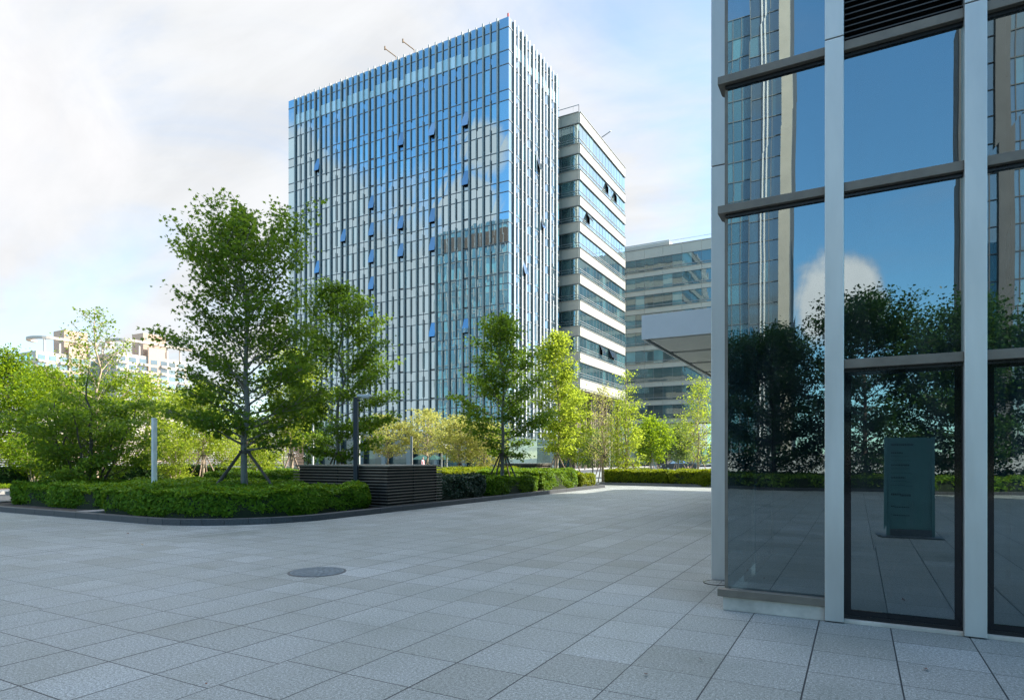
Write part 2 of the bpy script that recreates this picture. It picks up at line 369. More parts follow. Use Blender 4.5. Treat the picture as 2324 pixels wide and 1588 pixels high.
def prof(pts, t):
    for (a, ra), (b, rb) in zip(pts, pts[1:]):
        if t <= b: return ra + (rb - ra) * max(0, (t - a)) / (b - a + 1e-9)
    return pts[-1][1]
def tree(label, x, y, h, r0, profile, leaf, lsize, nleaf, z0=0.0, nprim=34, elev=(15, 60), shape='quad', bark='bark_pale', stakes=0, stake_mat='stake',
         name='tree', group=None, stems=1, spread=0.0, flat=0.4, sigma=0.28, seed=1, nsec=5, lean=(0, 0), droop=0.0, bias=None, thin=0.0, cat='tree', stake_h=1.8, stake_r=1.0, up=1.0, twig=0.4, dens=1.7):
    rng = np.random.default_rng(seed); rr = random.Random(seed)
    root = thing(name, label, cat, group=group); root.location = (x, y, 0)
    wood = MB(); anchors = []; wts = []
    cb = profile[0][0]
    for si in range(stems):
        az0 = 2 * math.pi * (si + rr.random() * 0.5) / max(1, stems)
        hh = h * (1 if si == 0 else rr.uniform(0.62, 0.9)); lx = lean[0] + (spread * math.cos(az0) * rr.uniform(0.6, 1.1) if stems > 1 and si else 0); ly = lean[1] + (spread * math.sin(az0) * rr.uniform(0.6, 1.1) if stems > 1 and si else 0)
        pts = []; nseg = 9
        wx = [rr.gauss(0, 0.012 * h) for _ in range(nseg + 1)]; wy = [rr.gauss(0, 0.012 * h) for _ in range(nseg + 1)]
        for i in range(nseg + 1):
            t = i / nseg; e = t ** 0.75
            pts.append(Vector((lx * e + wx[i] * min(1, t * 2), ly * e + wy[i] * min(1, t * 2), z0 + (hh - z0) * t)))
        rs = r0 if stems == 1 or si == 0 else r0 * 0.6
        rad = [max(0.012, rs * (1 - i / nseg) ** 0.85 + 0.008) * (1.25 if i == 0 else 1) for i in range(nseg + 1)]
        wood.tube(pts, rad, 8)
        def onstem(t):
            f = t * nseg; i = min(nseg - 1, int(f)); return pts[i].lerp(pts[i + 1], f - i)
        npr = nprim if stems == 1 else max(6, nprim // stems)
        for k in range(npr):
            t = cb + (0.97 - cb) * ((k + rr.random() * 0.8) / npr) ** 1.12
            az = k * 2.39996 + rr.uniform(-0.5, 0.5) + si
            u = (t - cb) / (1 - cb)
            el = R(elev[0] + (elev[1] - elev[0]) * u + rr.uniform(-9, 9))
            L = prof(profile, t) / max(0.35, math.cos(el)) * rr.uniform(0.72, 1.12) * (1 if stems == 1 else 0.75)
            if bias: L *= 1 + bias[2] * (math.cos(az) * bias[0] + math.sin(az) * bias[1])
            p0 = onstem(t)
            L = min(L, max(0.45, (hh + rr.uniform(-0.9, 0.1) * min(1, h / 8) - p0.z) / (math.sin(el) + 0.12)))
            if L < 0.12: continue
            d = Vector((math.cos(az) * math.cos(el), math.sin(az) * math.cos(el), math.sin(el)))
            side = Vector((-math.sin(az), math.cos(az), 0)); bend = rr.uniform(-0.12, 0.12)
            bp = []
            for i in range(6):
                s = i / 5
                bp.append(p0 + d * (L * s) + side * (bend * L * s * s) + Vector((0, 0, (0.10 * up - droop) * L * s * s)))
            rb = max(0.009, min(rs * 0.5, rs * 0.42 * (1 - u * 0.75)))
            wood.tube(bp, [rb * (1 - 0.85 * i / 5) for i in range(6)], 5, cap=False)
            def onb(s):
                f = s * 5; i = min(4, int(f)); return bp[i].lerp(bp[i + 1], f - i)
            ns = max(2, int(nsec * (0.5 + L / 2.2)))
            for s in np.linspace(0.35, 1.0, max(3, int(L / 0.22))):
                anchors.append(onb(s)); wts.append(0.6 + 0.5 * s)
            for q in range(ns):
                s = 0.22 + 0.76 * (q + rr.random()) / ns
                a2 = az + (1 if q % 2 else -1) * rr.uniform(0.5, 1.1); e2 = el * 0.6 + rr.uniform(-0.25, 0.35)
                l2 = L * twig * (1.1 - 0.55 * s) * rr.uniform(0.7, 1.2)
                q0 = onb(s); d2 = Vector((math.cos(a2) * math.cos(e2), math.sin(a2) * math.cos(e2), math.sin(e2)))
                q1 = q0 + d2 * l2 * 0.5 + Vector((0, 0, 0.02 * l2)); q2 = q0 + d2 * l2 + Vector((0, 0, (0.1 * up - droop) * l2))
                wood.tube([q0, q1, q2], [rb * 0.42, rb * 0.28, 0.004], 4, cap=False)
                for f in np.linspace(0.3, 1.05, max(3, int(l2 / 0.16))):
                    anchors.append(q0.lerp(q1, f * 2) if f < 0.5 else q1.lerp(q2, f * 2 - 1)); wts.append(1.0)
    wood.build('trunk', M[bark], root, smooth=True)
    nleaf = int(nleaf * dens); lsize *= 1.08
    A = np.array([tuple(a) for a in anchors]); w = np.array(wts) * rng.uniform(0.15, 1.7, len(wts)) * (1 - thin * np.clip((A[:, 2] / h - 0.55) / 0.2, 0, 1)); w /= w.sum()
    idx = rng.choice(len(A), nleaf, p=w)
    c = A[idx] + rng.normal(size=(nleaf, 3)) * sigma * np.array([1, 1, flat])
    nrm = rng.normal(size=(nleaf, 3)) * 0.75 + np.array([0, 0, 0.9])
    v, k = leaf_verts(c, nrm, lsize, shape, rng)
    clump = rng.uniform(0, 1, len(A))[idx]
    rnd = np.clip(0.25 * clump + 0.75 * rng.beta(2, 2.4, nleaf), 0, 1)
    np_mesh('crown', v, k, rnd, LEAF[leaf], root)
    if stakes:
        a0 = rr.uniform(0, 1)
        for q in range(stakes):
            a = a0 + 2 * math.pi * q / stakes
            mb = MB(); mb.tube([(stake_r * math.cos(a), stake_r * math.sin(a), z0 - 0.3 if z0 > 0.3 else z0), (0.12 * math.cos(a), 0.12 * math.sin(a), stake_h + 0.02 * q)], 0.035, 7); mb.build('stake', M[stake_mat], root)
        mb = MB(); mb.lathe(0, 0, [(r0 * 1.05 + 0.01, stake_h - 0.05), (r0 * 1.2 + 0.05, stake_h - 0.04), (r0 * 1.2 + 0.05, stake_h + 0.05), (r0 + 0.01, stake_h + 0.06)], 12); mb.build('collar', M['stake'], root)
    return root
def hedge(label, x0, x1, y0, y1, z0, z1, leaf, size, dens, seed, rad=(0.25,) * 4, group='clipped hedges', name='hedge', shape='oval', lump=0.085):
    size *= 1.3; dens *= 0.75
    """clipped hedge: dense leaves over a bumpy rounded box; rad = corner radii (x0y0, x1y0, x1y1, x0y1)"""
    rng = np.random.default_rng(seed)
    poly = []
    for (cx, cy, a0), r in zip(((x0, y0, math.pi), (x1, y0, 1.5 * math.pi), (x1, y1, 0), (x0, y1, 0.5 * math.pi)), rad):
        ccx = cx + r if cx == x0 else cx - r; ccy = cy + r if cy == y0 else cy - r
        for i in range(7):
            a = a0 + math.pi / 2 * i / 6; poly.append((ccx + r * math.cos(a), ccy + r * math.sin(a)))
    P = np.array(poly); Q = np.roll(P, -1, 0); seg = np.linalg.norm(Q - P, axis=1); per = seg.sum()
    def inside(pt):
        x, y = pt[:, 0], pt[:, 1]; c = np.zeros(len(pt), bool)
        for (ax, ay), (bx, by) in zip(P, Q):
            if abs(by - ay) < 1e-9: continue
            m = ((ay > y) != (by > y)) & (x < (bx - ax) * (y - ay) / (by - ay) + ax); c ^= m
        return c
    def lumps(p): return lump * (np.sin(p[:, 0] * 2.1 + seed) * np.sin(p[:, 1] * 2.4 + 1.3 * seed) + 0.6 * np.sin(p[:, 0] * 5.3 + p[:, 2] * 4) * np.sin(p[:, 1] * 4.7 + p[:, 2] * 3 + seed))
    nt = int((x1 - x0) * (y1 - y0) * dens)
    top = np.stack([rng.uniform(x0, x1, nt), rng.uniform(y0, y1, nt), np.full(nt, z1)], 1); top = top[inside(top)]
    dep = np.abs(rng.normal(0, 0.05, len(top))); top[:, 2] += lumps(top) - dep + rng.exponential(0.014, len(top))
    tn = rng.normal(size=(len(top), 3)) * 0.6 + np.array([0, 0, 1.0])
    ns = int(per * (z1 - z0) * dens * 1.3)
    si = rng.choice(len(P), ns, p=seg / per); f = rng.random(ns)[:, None]
    xy = P[si] * (1 - f) + Q[si] * f; tg = (Q[si] - P[si]) / seg[si][:, None]; out = np.stack([tg[:, 1], -tg[:, 0]], 1)
    zz = rng.uniform(z0 + 0.03, z1, ns)
    side = np.concatenate([xy, zz[:, None]], 1)
    hfrac = (zz - z0) / (z1 - z0)
    inset = 0.10 * np.clip((hfrac - 0.75) / 0.25, 0, 1) ** 2 + 0.10 * np.clip((0.3 - hfrac) / 0.3, 0, 1)
    off = lumps(side) - np.abs(rng.normal(0, 0.05, ns)) - inset
    side[:, :2] += out * off[:, None]
    sn = np.concatenate([out, np.full((ns, 1), 0.5)], 1) + rng.normal(size=(ns, 3)) * 0.55
    c = np.concatenate([top, side]); n = np.concatenate([tn, sn])
    v, k = leaf_verts(c, n, size, shape, rng)
    rnd = np.clip(rng.beta(2, 2.6, len(c)) + 0.12 * np.sin(c[:, 0] * 3.1 + seed) * np.sin(c[:, 1] * 2.7 + c[:, 2] * 5), 0, 1)
    root = thing(name, label, 'hedge', group=group)
    cen = P.mean(0); inn = cen + (P - cen) * (1 - 0.16 / max(0.4, min(x1 - x0, y1 - y0)))
    mb = MB(); mb.prism([tuple(p) for p in inn], z0 - 0.02, z1 - 0.13); mb.build('stems', M['core_green'], root)
    np_mesh('foliage', v, k, rnd, LEAF[leaf], root)
    return root
M['core_green'] = plain('hedge_twigs', (0.018, 0.028, 0.010), 0.95, var=0.4, scale=12)

# ------------------------------------------------------------------ ground
def sheet(name, x0, x1, y0, y1, z, mat):
    mb = MB(); mb.face([(x0, y0, z), (x1, y0, z), (x1, y1, z), (x0, y1, z)]); return struct(mb.build(name, mat))
sheet('ground', -3000, 3000, -3000, 3000, -0.008, M['ground'])
sheet('plaza', -27.0, 60, -20.5, 131, 0.0, M['paving'])
sheet('road', -33.5, -27.2, -60, 120, -0.004, M['asphalt'])
mb = MB(); mb.box(-35.6, -33.5, -60, 120, -0.1, 0.13); struct(mb.build('pavement', M['sidewalk'], bevel=0.02))
sheet('rear_path', -27.0, 60, -60, -26.5, -0.003, M['sidewalk'])

# planter kerbs
def rounded(x0, x1, y0, y1, rad, n=10):
    poly = []
    for (cx, cy, a0), r in zip(((x0, y0, math.pi), (x1, y0, 1.5 * math.pi), (x1, y1, 0), (x0, y1, 0.5 * math.pi)), rad):
        ccx = cx + r if cx == x0 else cx - r; ccy = cy + r if cy == y0 else cy - r
        for i in range(n):
            a = a0 + math.pi / 2 * i / (n - 1); poly.append((ccx + r * math.cos(a), ccy + r * math.sin(a)))
    return poly
def kerb_ring(name, x0, x1, y0, y1, rad, w, h, mat):
    po = rounded(x0, x1, y0, y1, rad); pi_ = rounded(x0 + w, x1 - w, y0 + w, y1 - w, tuple(max(0.05, r - w) for r in rad)); n = len(po)
    mb = MB(); L = 0
    for i in range(n):
        j = (i + 1) % n
        d = math.dist(po[i], po[j]); m = max(1, int(d / 1.0))
        for q in range(m):
            a, b = q / m + (0.004 / d if d > 0.5 else 0), (q + 1) / m - (0.004 / d if d > 0.5 else 0)
            lp = lambda A, B, t: (A[0] + (B[0] - A[0]) * t, A[1] + (B[1] - A[1]) * t)
            quad = [lp(po[i], po[j], a), lp(po[i], po[j], b), lp(pi_[i], pi_[j], b), lp(pi_[i], pi_[j], a)]
            mb.prism(quad, -0.02, h)
    o = struct(mb.build(name, mat, bevel=0.008))
    mb = MB(); mb.prism(rounded(x0 + w + .003, x1 - w - .003, y0 + w + .003, y1 - w - .003, tuple(max(0.05, r - w) for r in rad)), -0.01, h - 0.04); struct(mb.build('planting_bed', M['soil']))
    return o
kerb_ring('planter_kerb', -25.6, -12.2, 9.2, 33.4, (1.8, 3.0, 0.6, 0.3), 0.22, 0.15, M['kerb'])
kerb_ring('planter_kerb', -13.9, -2.2, 36.2, 45.0, (0.4, 0.3, 0.3, 0.3), 0.2, 0.14, M['kerb_pale'])
kerb_ring('planter_kerb', -20.0, 28.0, -26.4, -20.6, (0.5, 0.5, 0.5, 0.5), 0.2, 0.14, M['kerb'])
# footway slab between the two front hedges
mb = MB(); mb.box(-18.9, -18.3, 9.45, 12.0, 0.1, 0.155); struct(mb.build('footpath', M['kerb_pale'], bevel=0.005))

# ------------------------------------------------------------------ hedges
hedge('clipped hedge at the kerb corner, nearer of the two big front hedges', -18.3, -12.75, 9.62, 14.55, 0.1, 0.78, 'hedge', 0.075, 1500, 1, (0.4, 2.5, 0.3, 0.3))
hedge('rounded hedge beside the road at the left end of the front planter', -25.1, -18.95, 10.1, 14.2, 0.1, 0.76, 'hedge', 0.08, 1250, 2, (1.4, 0.5, 0.3, 0.6))
hedge('long low hedge under the multi-stemmed tree behind the front hedges', -25.0, -17.0, 14.4, 17.0, 0.1, 0.74, 'hedge', 0.09, 700, 3)
hedge('taller square hedge behind the trunk of the big maple', -24.9, -17.1, 17.4, 23.5, 0.1, 1.0, 'hedge', 0.09, 600, 4)
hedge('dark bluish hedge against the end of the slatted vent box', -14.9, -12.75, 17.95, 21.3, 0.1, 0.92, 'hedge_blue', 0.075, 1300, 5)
hedge('low green hedge under the maple in front of the tower corner', -15.1, -12.75, 21.35, 26.0, 0.1, 0.78, 'hedge', 0.08, 1100, 6)
hedge('taller dark hedge near the far end of the long kerb', -16.4, -12.75, 26.05, 30.7, 0.1, 1.0, 'hedge', 0.085, 900, 7)
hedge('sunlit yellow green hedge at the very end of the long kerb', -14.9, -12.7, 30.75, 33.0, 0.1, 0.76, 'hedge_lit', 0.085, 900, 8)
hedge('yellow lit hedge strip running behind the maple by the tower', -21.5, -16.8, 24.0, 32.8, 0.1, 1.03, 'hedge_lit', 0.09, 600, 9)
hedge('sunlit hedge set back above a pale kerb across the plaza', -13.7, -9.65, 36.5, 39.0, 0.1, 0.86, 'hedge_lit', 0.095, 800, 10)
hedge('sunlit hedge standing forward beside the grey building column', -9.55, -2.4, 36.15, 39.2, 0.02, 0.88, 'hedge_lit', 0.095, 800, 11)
hedge('dark ivy hedge along the brown slatted fence', -40.0, -38.4, 8.0, 34.0, 0.0, 1.08, 'ivy', 0.12, 420, 12)
hedge('dark hedge across the plaza mirrored in the shop glass', -19.5, 27.5, -26.0, -20.9, 0.1, 0.75, 'hedge', 0.14, 190, 13, shape='quad')
# low ground cover strip by the road
def cover(name, x0, x1, y0, y1, z, leaf, dens, size, seed):
    rng = np.random.default_rng(seed); n = int((x1 - x0) * (y1 - y0) * dens)
    c = np.stack([rng.uniform(x0, x1, n), rng.uniform(y0, y1, n), z + rng.normal(0, 0.04, n)], 1)
    v, k = leaf_verts(c, rng.normal(size=(n, 3)) * 0.6 + np.array([0, 0, 1.]), size, 'quad', rng)
    o = np_mesh(name, v, k, rng.random(n), LEAF[leaf]); tag(o, 'bright low ground cover between pavement and ivy hedge', 'ground cover', kind='stuff'); return o
cover('ground_cover', -38.3, -35.7, 6, 34, 0.24, 'bright', 380, 0.12, 3)
cover('grass', -60, -43.5, 0, 60, 0.05, 'bright', 60, 0.25, 4)['label'] = 'green grass far behind the slatted fence'
mb = MB(); mb.box(-38.4, -35.6, 4, 36, -0.1, 0.17); struct(mb.build('planting_bed', M['soil']))

# ------------------------------------------------------------------ slatted vent boxes
def vent_box(label, x0, x1, y0, y1, z0, z1, n):
    root = thing('vent_box', label, 'vent box', group='slatted vent boxes')
    ov = 0.14
    mb = MB(); mb.box(x0 + .12, x1 - .12, y0 + .12, y1 - .12, z0, z1 - 0.06); mb.build('core', M['core'], root)
    mb = MB(); mb.box(x0 - .02, x1 + .02, y0 - .02, y1 + .02, z1 - 0.055, z1); mb.build('lid', M['slat_cap'], root, bevel=0.008)
    for i in range(n):
        z = z0 + 0.03 + (z1 - z0 - 0.16) * i / (n - 1)
        mb = MB(); h = 0.026
        mb.box(x0 - ov, x1, y0, y0 + 0.05, z, z + h)                   # front
        mb.box(x1 - 0.05, x1, y0 + 0.0505, y1 + ov, z, z + h)          # right
        mb.box(x0 - ov, x1 - 0.0505, y1 - 0.05, y1, z, z + h)
        mb.box(x0, x0 + 0.05, y0 + 0.0505, y1 - 0.0505, z, z + h)
        mb.build('slat', M['slat'], root)
    for (px, py) in ((x1 - .16, y0 + .07), (x0 + .08, y0 + .07), (x1 - 0.10, y1 - .16), ((x0 + x1) / 2 - .25, y0 + .07), (x1 - 0.10, (y0 + y1) / 2)):
        mb = MB(); mb.box(px, px + 0.045, py, py + 0.045, z0, z1 - 0.06); mb.build('upright', M['core'], root)
    return root
vent_box('brown slatted vent box behind the dark lamp post', -16.35, -12.45, 14.9, 17.6, 0.11, 1.39, 13)
vent_box('small distant slatted vent box behind the maple by the tower', -19.6, -16.9, 33.9, 36.3, 0.0, 1.3, 11)

# ------------------------------------------------------------------ lamps, posts, rail, fence
def arm_lamp(label, x, y, h, w, mat, az, z0=0.0, head=True, hl=0.42):
    root = thing('lamp_post', label, 'lamp post', group='square lamp posts')
    root.location = (x, y, 0); root.rotation_euler = (0, 0, az)
    mb = MB(); mb.box(-w / 2, w / 2, -w / 2, w / 2, z0, h); mb.build('post', M[mat], root, bevel=0.008)
    if head:
        mb = MB(); k = [(w / 2, -0.06, h - 0.02), (w / 2, 0.06, h - 0.02), (w / 2 + hl, 0.09, h + 0.0), (w / 2 + hl, -0.09, h + 0.0)]
        mb.box(w / 2 - 0.02, w / 2 + hl, -0.085, 0.085, h - 0.005, h + 0.075); mb.build('lamp_head', M['lamp_head'], root, bevel=0.02)
        mb = MB(); mb.box(w / 2 + 0.12, w / 2 + hl - 0.04, -0.06, 0.06, h - 0.03, h - 0.007); mb.build('lens', M['lamp_lens'], root)
        mb = MB(); mb.tube([(w / 2 - 0.02, 0, h - 0.10), (w / 2 + 0.09, 0, h - 0.10)], 0.03, 8); mb.build('bracket', M[mat], root)
    return root
p = at(808, 19.5); arm_lamp('dark blue square lamp post with pale arm beside the vent box', p[0], p[1], 3.5, 0.13, 'post_dark', TH - 0.15, 0.1)
p = at(350, 21.0); arm_lamp('white square post in the hedge left of the big maple', p[0], p[1], 2.95, 0.13, 'post_white', TH + 2.6, 0.1, head=False)
p = at(814.5, 33.0); arm_lamp('thin pale lamp post just behind the dark blue post', p[0], p[1], 3.6, 0.10, 'post_white', TH, 0.0)
p = at(1512, 60.0); arm_lamp('slim grey lamp post before the round bright trees', p[0], p[1], 3.25, 0.13, 'post_dark', TH + 3.0, 0.0)
p = at(934, 40.0); arm_lamp('plain grey post between the two cream leaved trees', p[0], p[1], 3.0, 0.14, 'post_grey', TH, 0.0, head=False)
p = at(710, 48.0); arm_lamp('slender white lamp post half hidden behind the second maple', p[0], p[1], 4.4, 0.12, 'post_white', TH, 0.0, hl=0.7)
p = at(1384, 46.0); arm_lamp('pale slim post right of the bare pale tree', p[0], p[1], 3.3, 0.11, 'post_white', TH, 0.0, head=False)
def lantern(label, px, D):
    p = at(px, D); root = thing('street_lamp', label, 'street lamp', group='twin lantern lamps'); root.location = (p[0], p[1], 0)
    mb = MB(); mb.tube([(0, 0, 0), (0, 0, 3.9)], 0.06, 10); mb.build('pole', M['post_grey'], root)
    for s, z in ((1, 3.55), (-1, 3.0), (1, 2.4)):
        mb = MB(); mb.tube([(0, 0, z + 0.1), (0.24 * s, 0, z + 0.1)], 0.022, 6); o = mb.build('arm', M['post_grey'], root)
        mb = MB(); mb.lathe(0.26 * s, 0, [(0.05, z - 0.18), (0.09, z - 0.02), (0.16, z + 0.16), (0.17, z + 0.2), (0.02, z + 0.25)], 12); mb.build('lantern', M['lamp_lens'], root)
lantern('left pole of the pair with white lanterns by the cream trees', 1002, 46.0)
lantern('right pole of the pair with white lanterns by the cream trees', 1014, 47.0)
# white railing
def railing():
    root = thing('railing', 'white metal railing with glass infill behind the left hedges', 'railing')
    x0, x1, y, h = -40.0, -23.5, 27.0, 1.12
    mb = MB(); mb.box(x0, x1, y - 0.03, y + 0.03, h - 0.09, h); mb.build('handrail', M['white'], root)
    n = 12
    for i in range(n + 1):
        x = x0 + 0.04 + (x1 - x0 - 0.08) * i / n
        mb = MB(); mb.box(x - 0.03, x + 0.03, y - 0.03, y + 0.03, 0, h - 0.091); mb.build('post', M['white'], root)
        if i < n:
            xe = x0 + 0.04 + (x1 - x0 - 0.08) * (i + 1) / n
            mb = MB(); mb.box(x + 0.06, xe - 0.06, y - 0.006, y + 0.006, 0.12, h - 0.14); mb.build('panel', M['shop_glass'], root)
railing()
def slat_fence():
    root = thing('slat_fence', 'tall brown horizontal slatted fence on a low grey wall', 'fence')
    X, y0, y1 = -43.0, 6.0, 40.0
    mb = MB(); mb.box(X - 0.12, X + 0.12, y0, y1, 0, 0.85); mb.build('base_wall', M['concrete'], root)
    k = 0; n = 17
    for i in range(n):
        z = 0.93 + 2.1 * i / (n - 1); mb = MB(); mb.box(X - 0.03, X + 0.03, y0, y1, z, z + 0.075); mb.build('slat', M['fence_slat'], root)
    m = 18
    for i in range(m):
        y = y0 + 0.1 + (y1 - y0 - 0.3) * i / (m - 1); mb = MB(); mb.box(X - 0.10, X - 0.032, y, y + 0.08, 0.85, 3.1); mb.build('post', M['core'], root)
slat_fence()

# ------------------------------------------------------------------ small things on the plaza
g = gnd(720, 1297); root = thing('manhole_cover', 'round cast iron manhole cover flush in the paving', 'manhole cover'); root.location = (g[0], g[1], 0)
mb = MB(); mb.lathe(0, 0, [(0.40, -0.01), (0.40, 0.004), (0.375, 0.005)], 48); mb.build('rim', M['kerb'], root)
mb = MB(); mb.lathe(0, 0, [(0.365, 0.001), (0.365, 0.008)], 48)
for rr_, nn in ((0.30, 26), (0.23, 20), (0.16, 14), (0.08, 7)):
    for i in range(nn):
        a = 2 * math.pi * i / nn; b = a + 1.3 * math.pi / nn
        mb.face([(rr_ * math.cos(a), rr_ * math.sin(a), 0.0125), (rr_ * math.cos(b), rr_ * math.sin(b), 0.0125), ((rr_ + .035) * math.cos(b), (rr_ + .035) * math.sin(b), 0.0125), ((rr_ + .035) * math.cos(a), (rr_ + .035) * math.sin(a), 0.0125)][::1])
mb.build('lid', M['iron'], root)
g = gnd(1627, 1322); root = thing('drain_cover', 'small round drain cover at the foot of the corner column', 'drain cover'); root.location = (g[0], g[1], 0)
mb = MB(); mb.lathe(0, 0, [(0.15, -0.01), (0.15, 0.006)], 32); mb.build('lid', M['paving'], root)
mb = MB()
for i in range(32):
    a, b = 2 * math.pi * i / 32, 2 * math.pi * (i + 1) / 32
    mb.prism([(.15 * math.cos(a), .15 * math.sin(a)), (.17 * math.cos(a), .17 * math.sin(a)), (.17 * math.cos(b), .17 * math.sin(b)), (.15 * math.cos(b), .15 * math.sin(b))][::-1] if False else [(.17 * math.cos(a), .17 * math.sin(a)), (.17 * math.cos(b), .17 * math.sin(b)), (.152 * math.cos(b), .152 * math.sin(b)), (.152 * math.cos(a), .152 * math.sin(a))], 0.0, 0.008)
mb.build('rim', M['black'], root)
for (px, py, lab, rn, s) in ((2101, 1521, 'reddish brown fallen leaf on paving near the glass doors', 0.3, 0.07), (192, 1221, 'tiny dark fallen leaf on paving before the left hedge', 0.0, 0.07),
                          (290, 1211, 'brown fallen leaf on paving below the front hedge', 0.25, 0.09), (324, 1237, 'yellow fallen leaf on paving nearest the dark joint', 1.0, 0.09),
                          (468, 1556, 'small reddish leaf scrap at the bottom edge of the paving', 0.2, 0.045), (1465, 1533, 'black speck of leaf on the paving before the glass building', 0.0, 0.04),
                          (1590, 1500, 'thin dark leaf on a joint of the paving right of centre', 0.05, 0.04)):
    g = gnd(px, py); v, k = leaf_verts(np.array([[g[0], g[1], 0.022]]), np.array([[0.25, 0.2, 1.0]]), s, 'oval', np.random.default_rng(px))
    o = np_mesh('fallen_leaf', v, k, [rn], LEAF['dead']); tag(o, lab, 'leaf', 'fallen leaves')

# ------------------------------------------------------------------ near glass building on the right
GX0, GY, COLW, BAY = -1.243, 7.0, 0.165, 0.957
near = thing('glass_building', 'near glass office building with grey metal columns and bronze rails', 'building')
NB = 8; TOPZ = 9.85
cols = [(-0.28, -0.115)]
for i in range(NB): cols.append((cols[-1][1] + BAY, cols[-1][1] + BAY + COLW))
mb = MB(); mb.box(-1.71, -1.29, 8.64, 9.25, -0.02, 5.478); mb.box(-1.71, -1.29, 8.64, 9.25, 5.49, 12.3); mb.box(-1.68, -1.30, 8.67, 9.2, 5.4781, 5.4899, 1); mb.build('column', [M['alu'], M['alu_edge']], near, bevel=0.006)
for i, (a, b) in enumerate(cols):
    mb = MB(); j = 5.69 if i % 2 == 0 else 5.66
    mb.box(a, b, GY - 0.11, GY + 0.14, 0.012, j); mb.box(a, b, GY - 0.11, GY + 0.14, j + 0.010, 12.3); mb.box(a + .01, b - .01, GY - 0.09, GY + 0.1, j + 0.0001, j + 0.0099, 1)
    mb.build('column', [M['alu'], M['alu_edge']], near, bevel=0.005)
RAILS = [4.235, 5.605, 6.98, 8.35, 9.72]
bays = [(GX0 + 0.012, cols[0][0])] + [(cols[i][1], cols[i + 1][0]) for i in range(NB)]
gl_items = []
for bi, (a, b) in enumerate(bays):
    rails = ([2.517] if bi else []) + RAILS
    for z in rails:
        mb = MB()
        if bi == 0:
            mb.box(a - 0.07, b, GY - 0.085, GY - 0.006, z - 0.042, z + 0.042)
            mb.prism([(a - 0.07, GY - 0.0055), (a - 0.0, GY - 0.0055), (a - 0.0, GY + 0.3), (a - 0.07, GY + 0.16)], z - 0.042, z + 0.042)
        else: mb.box(a, b, GY - 0.085, GY - 0.006, z - 0.044, z + 0.044)
        mb.build('rail', M['bronze'], near, bevel=0.004)
        mb = MB(); mb.box(a, b, GY - 0.03, GY - 0.0055, z - 0.075, z - 0.0425); mb.build('gasket', M['black'], near)
    lv = [0.225 if bi == 0 else 0.07] + rails
    for zi in range(len(lv) - 1):
        z0, z1 = lv[zi] + (0.045 if zi else 0), lv[zi + 1] - 0.045
        if bi % 2 == 1 and bi > 0 and zi == len(rails) - len(RAILS) + 2 - 0 and False: continue
        if bi >= 1 and z0 > 5.5 and z0 < 6.9:        # louvred row
            lou = bpy.data.objects.new('louvre', None); COL.objects.link(lou); lou.parent = near
            mb = MB(); mb.box(a, b, GY + 0.1, GY + 0.12, z0, z1); mb.build('backing', M['core'], lou)
            n = 22
            for q in range(n):
                z = z0 + (z1 - z0) * q / n
                mb = MB(); mb.face([(a, GY - 0.03, z), (b, GY - 0.03, z), (b, GY + 0.06, z + 0.05), (a, GY + 0.06, z + 0.05)]); mb.face([(a, GY - 0.031, z - 0.012), (b, GY - 0.031, z - 0.012), (b, GY - 0.03, z), (a, GY - 0.03, z)]); mb.build('blade', M['louvre'], lou)
            continue
        mb = MB(); t1, t2, t3, t4 = [random.uniform(-0.0008, 0.0008) for _ in range(4)]
        mb.face([(a, GY + t1, z0), (b, GY + t2, z0), (b, GY + t3, z1), (a, GY + t4, z1)]); w = mb.build('window', M['shop_glass'], near)
        if bi >= 1 and zi == 0:
            f = 0.062; y0, y1 = GY - 0.012, GY - 0.002
            mb = MB(); mb.box(a, a + f, y0, y1, z0, z1); mb.box(b - f, b, y0, y1, z0, z1); mb.box(a + f, b - f, y0, y1, z0, z0 + f * 0.9); mb.box(a + f, b - f, y0, y1, z1 - f, z1); mb.build('border', M['frit'], w)
    if bi == 0:
        mb = MB(); mb.box(a - 0.07, b, GY - 0.10, GY - 0.004, 0.145, 0.222); mb.build('sill', M['bronze'], near, bevel=0.004)
        mb = MB(); mb.box(a - 0.02, b, GY - 0.075, GY + 0.1, 0.0, 0.1445); mb.build('plinth', M['stone_plinth'], near, bevel=0.006)
        mb = MB(); mb.box(a - 0.012, a + 0.02, GY - 0.004, GY + 0.03, 0.2225, 12.3); mb.build('corner_trim', M['bronze'], near)
    else:
        mb = MB(); mb.box(a, b, GY - 0.07, GY + 0.1, 0.0, 0.035); mb.build('threshold', M['stone_plinth'], near, bevel=0.004)
        mb = MB(); mb.box(a, b, GY - 0.02, GY + 0.1, 0.036, 0.07); mb.build('bottom_rail', M['black'], near)
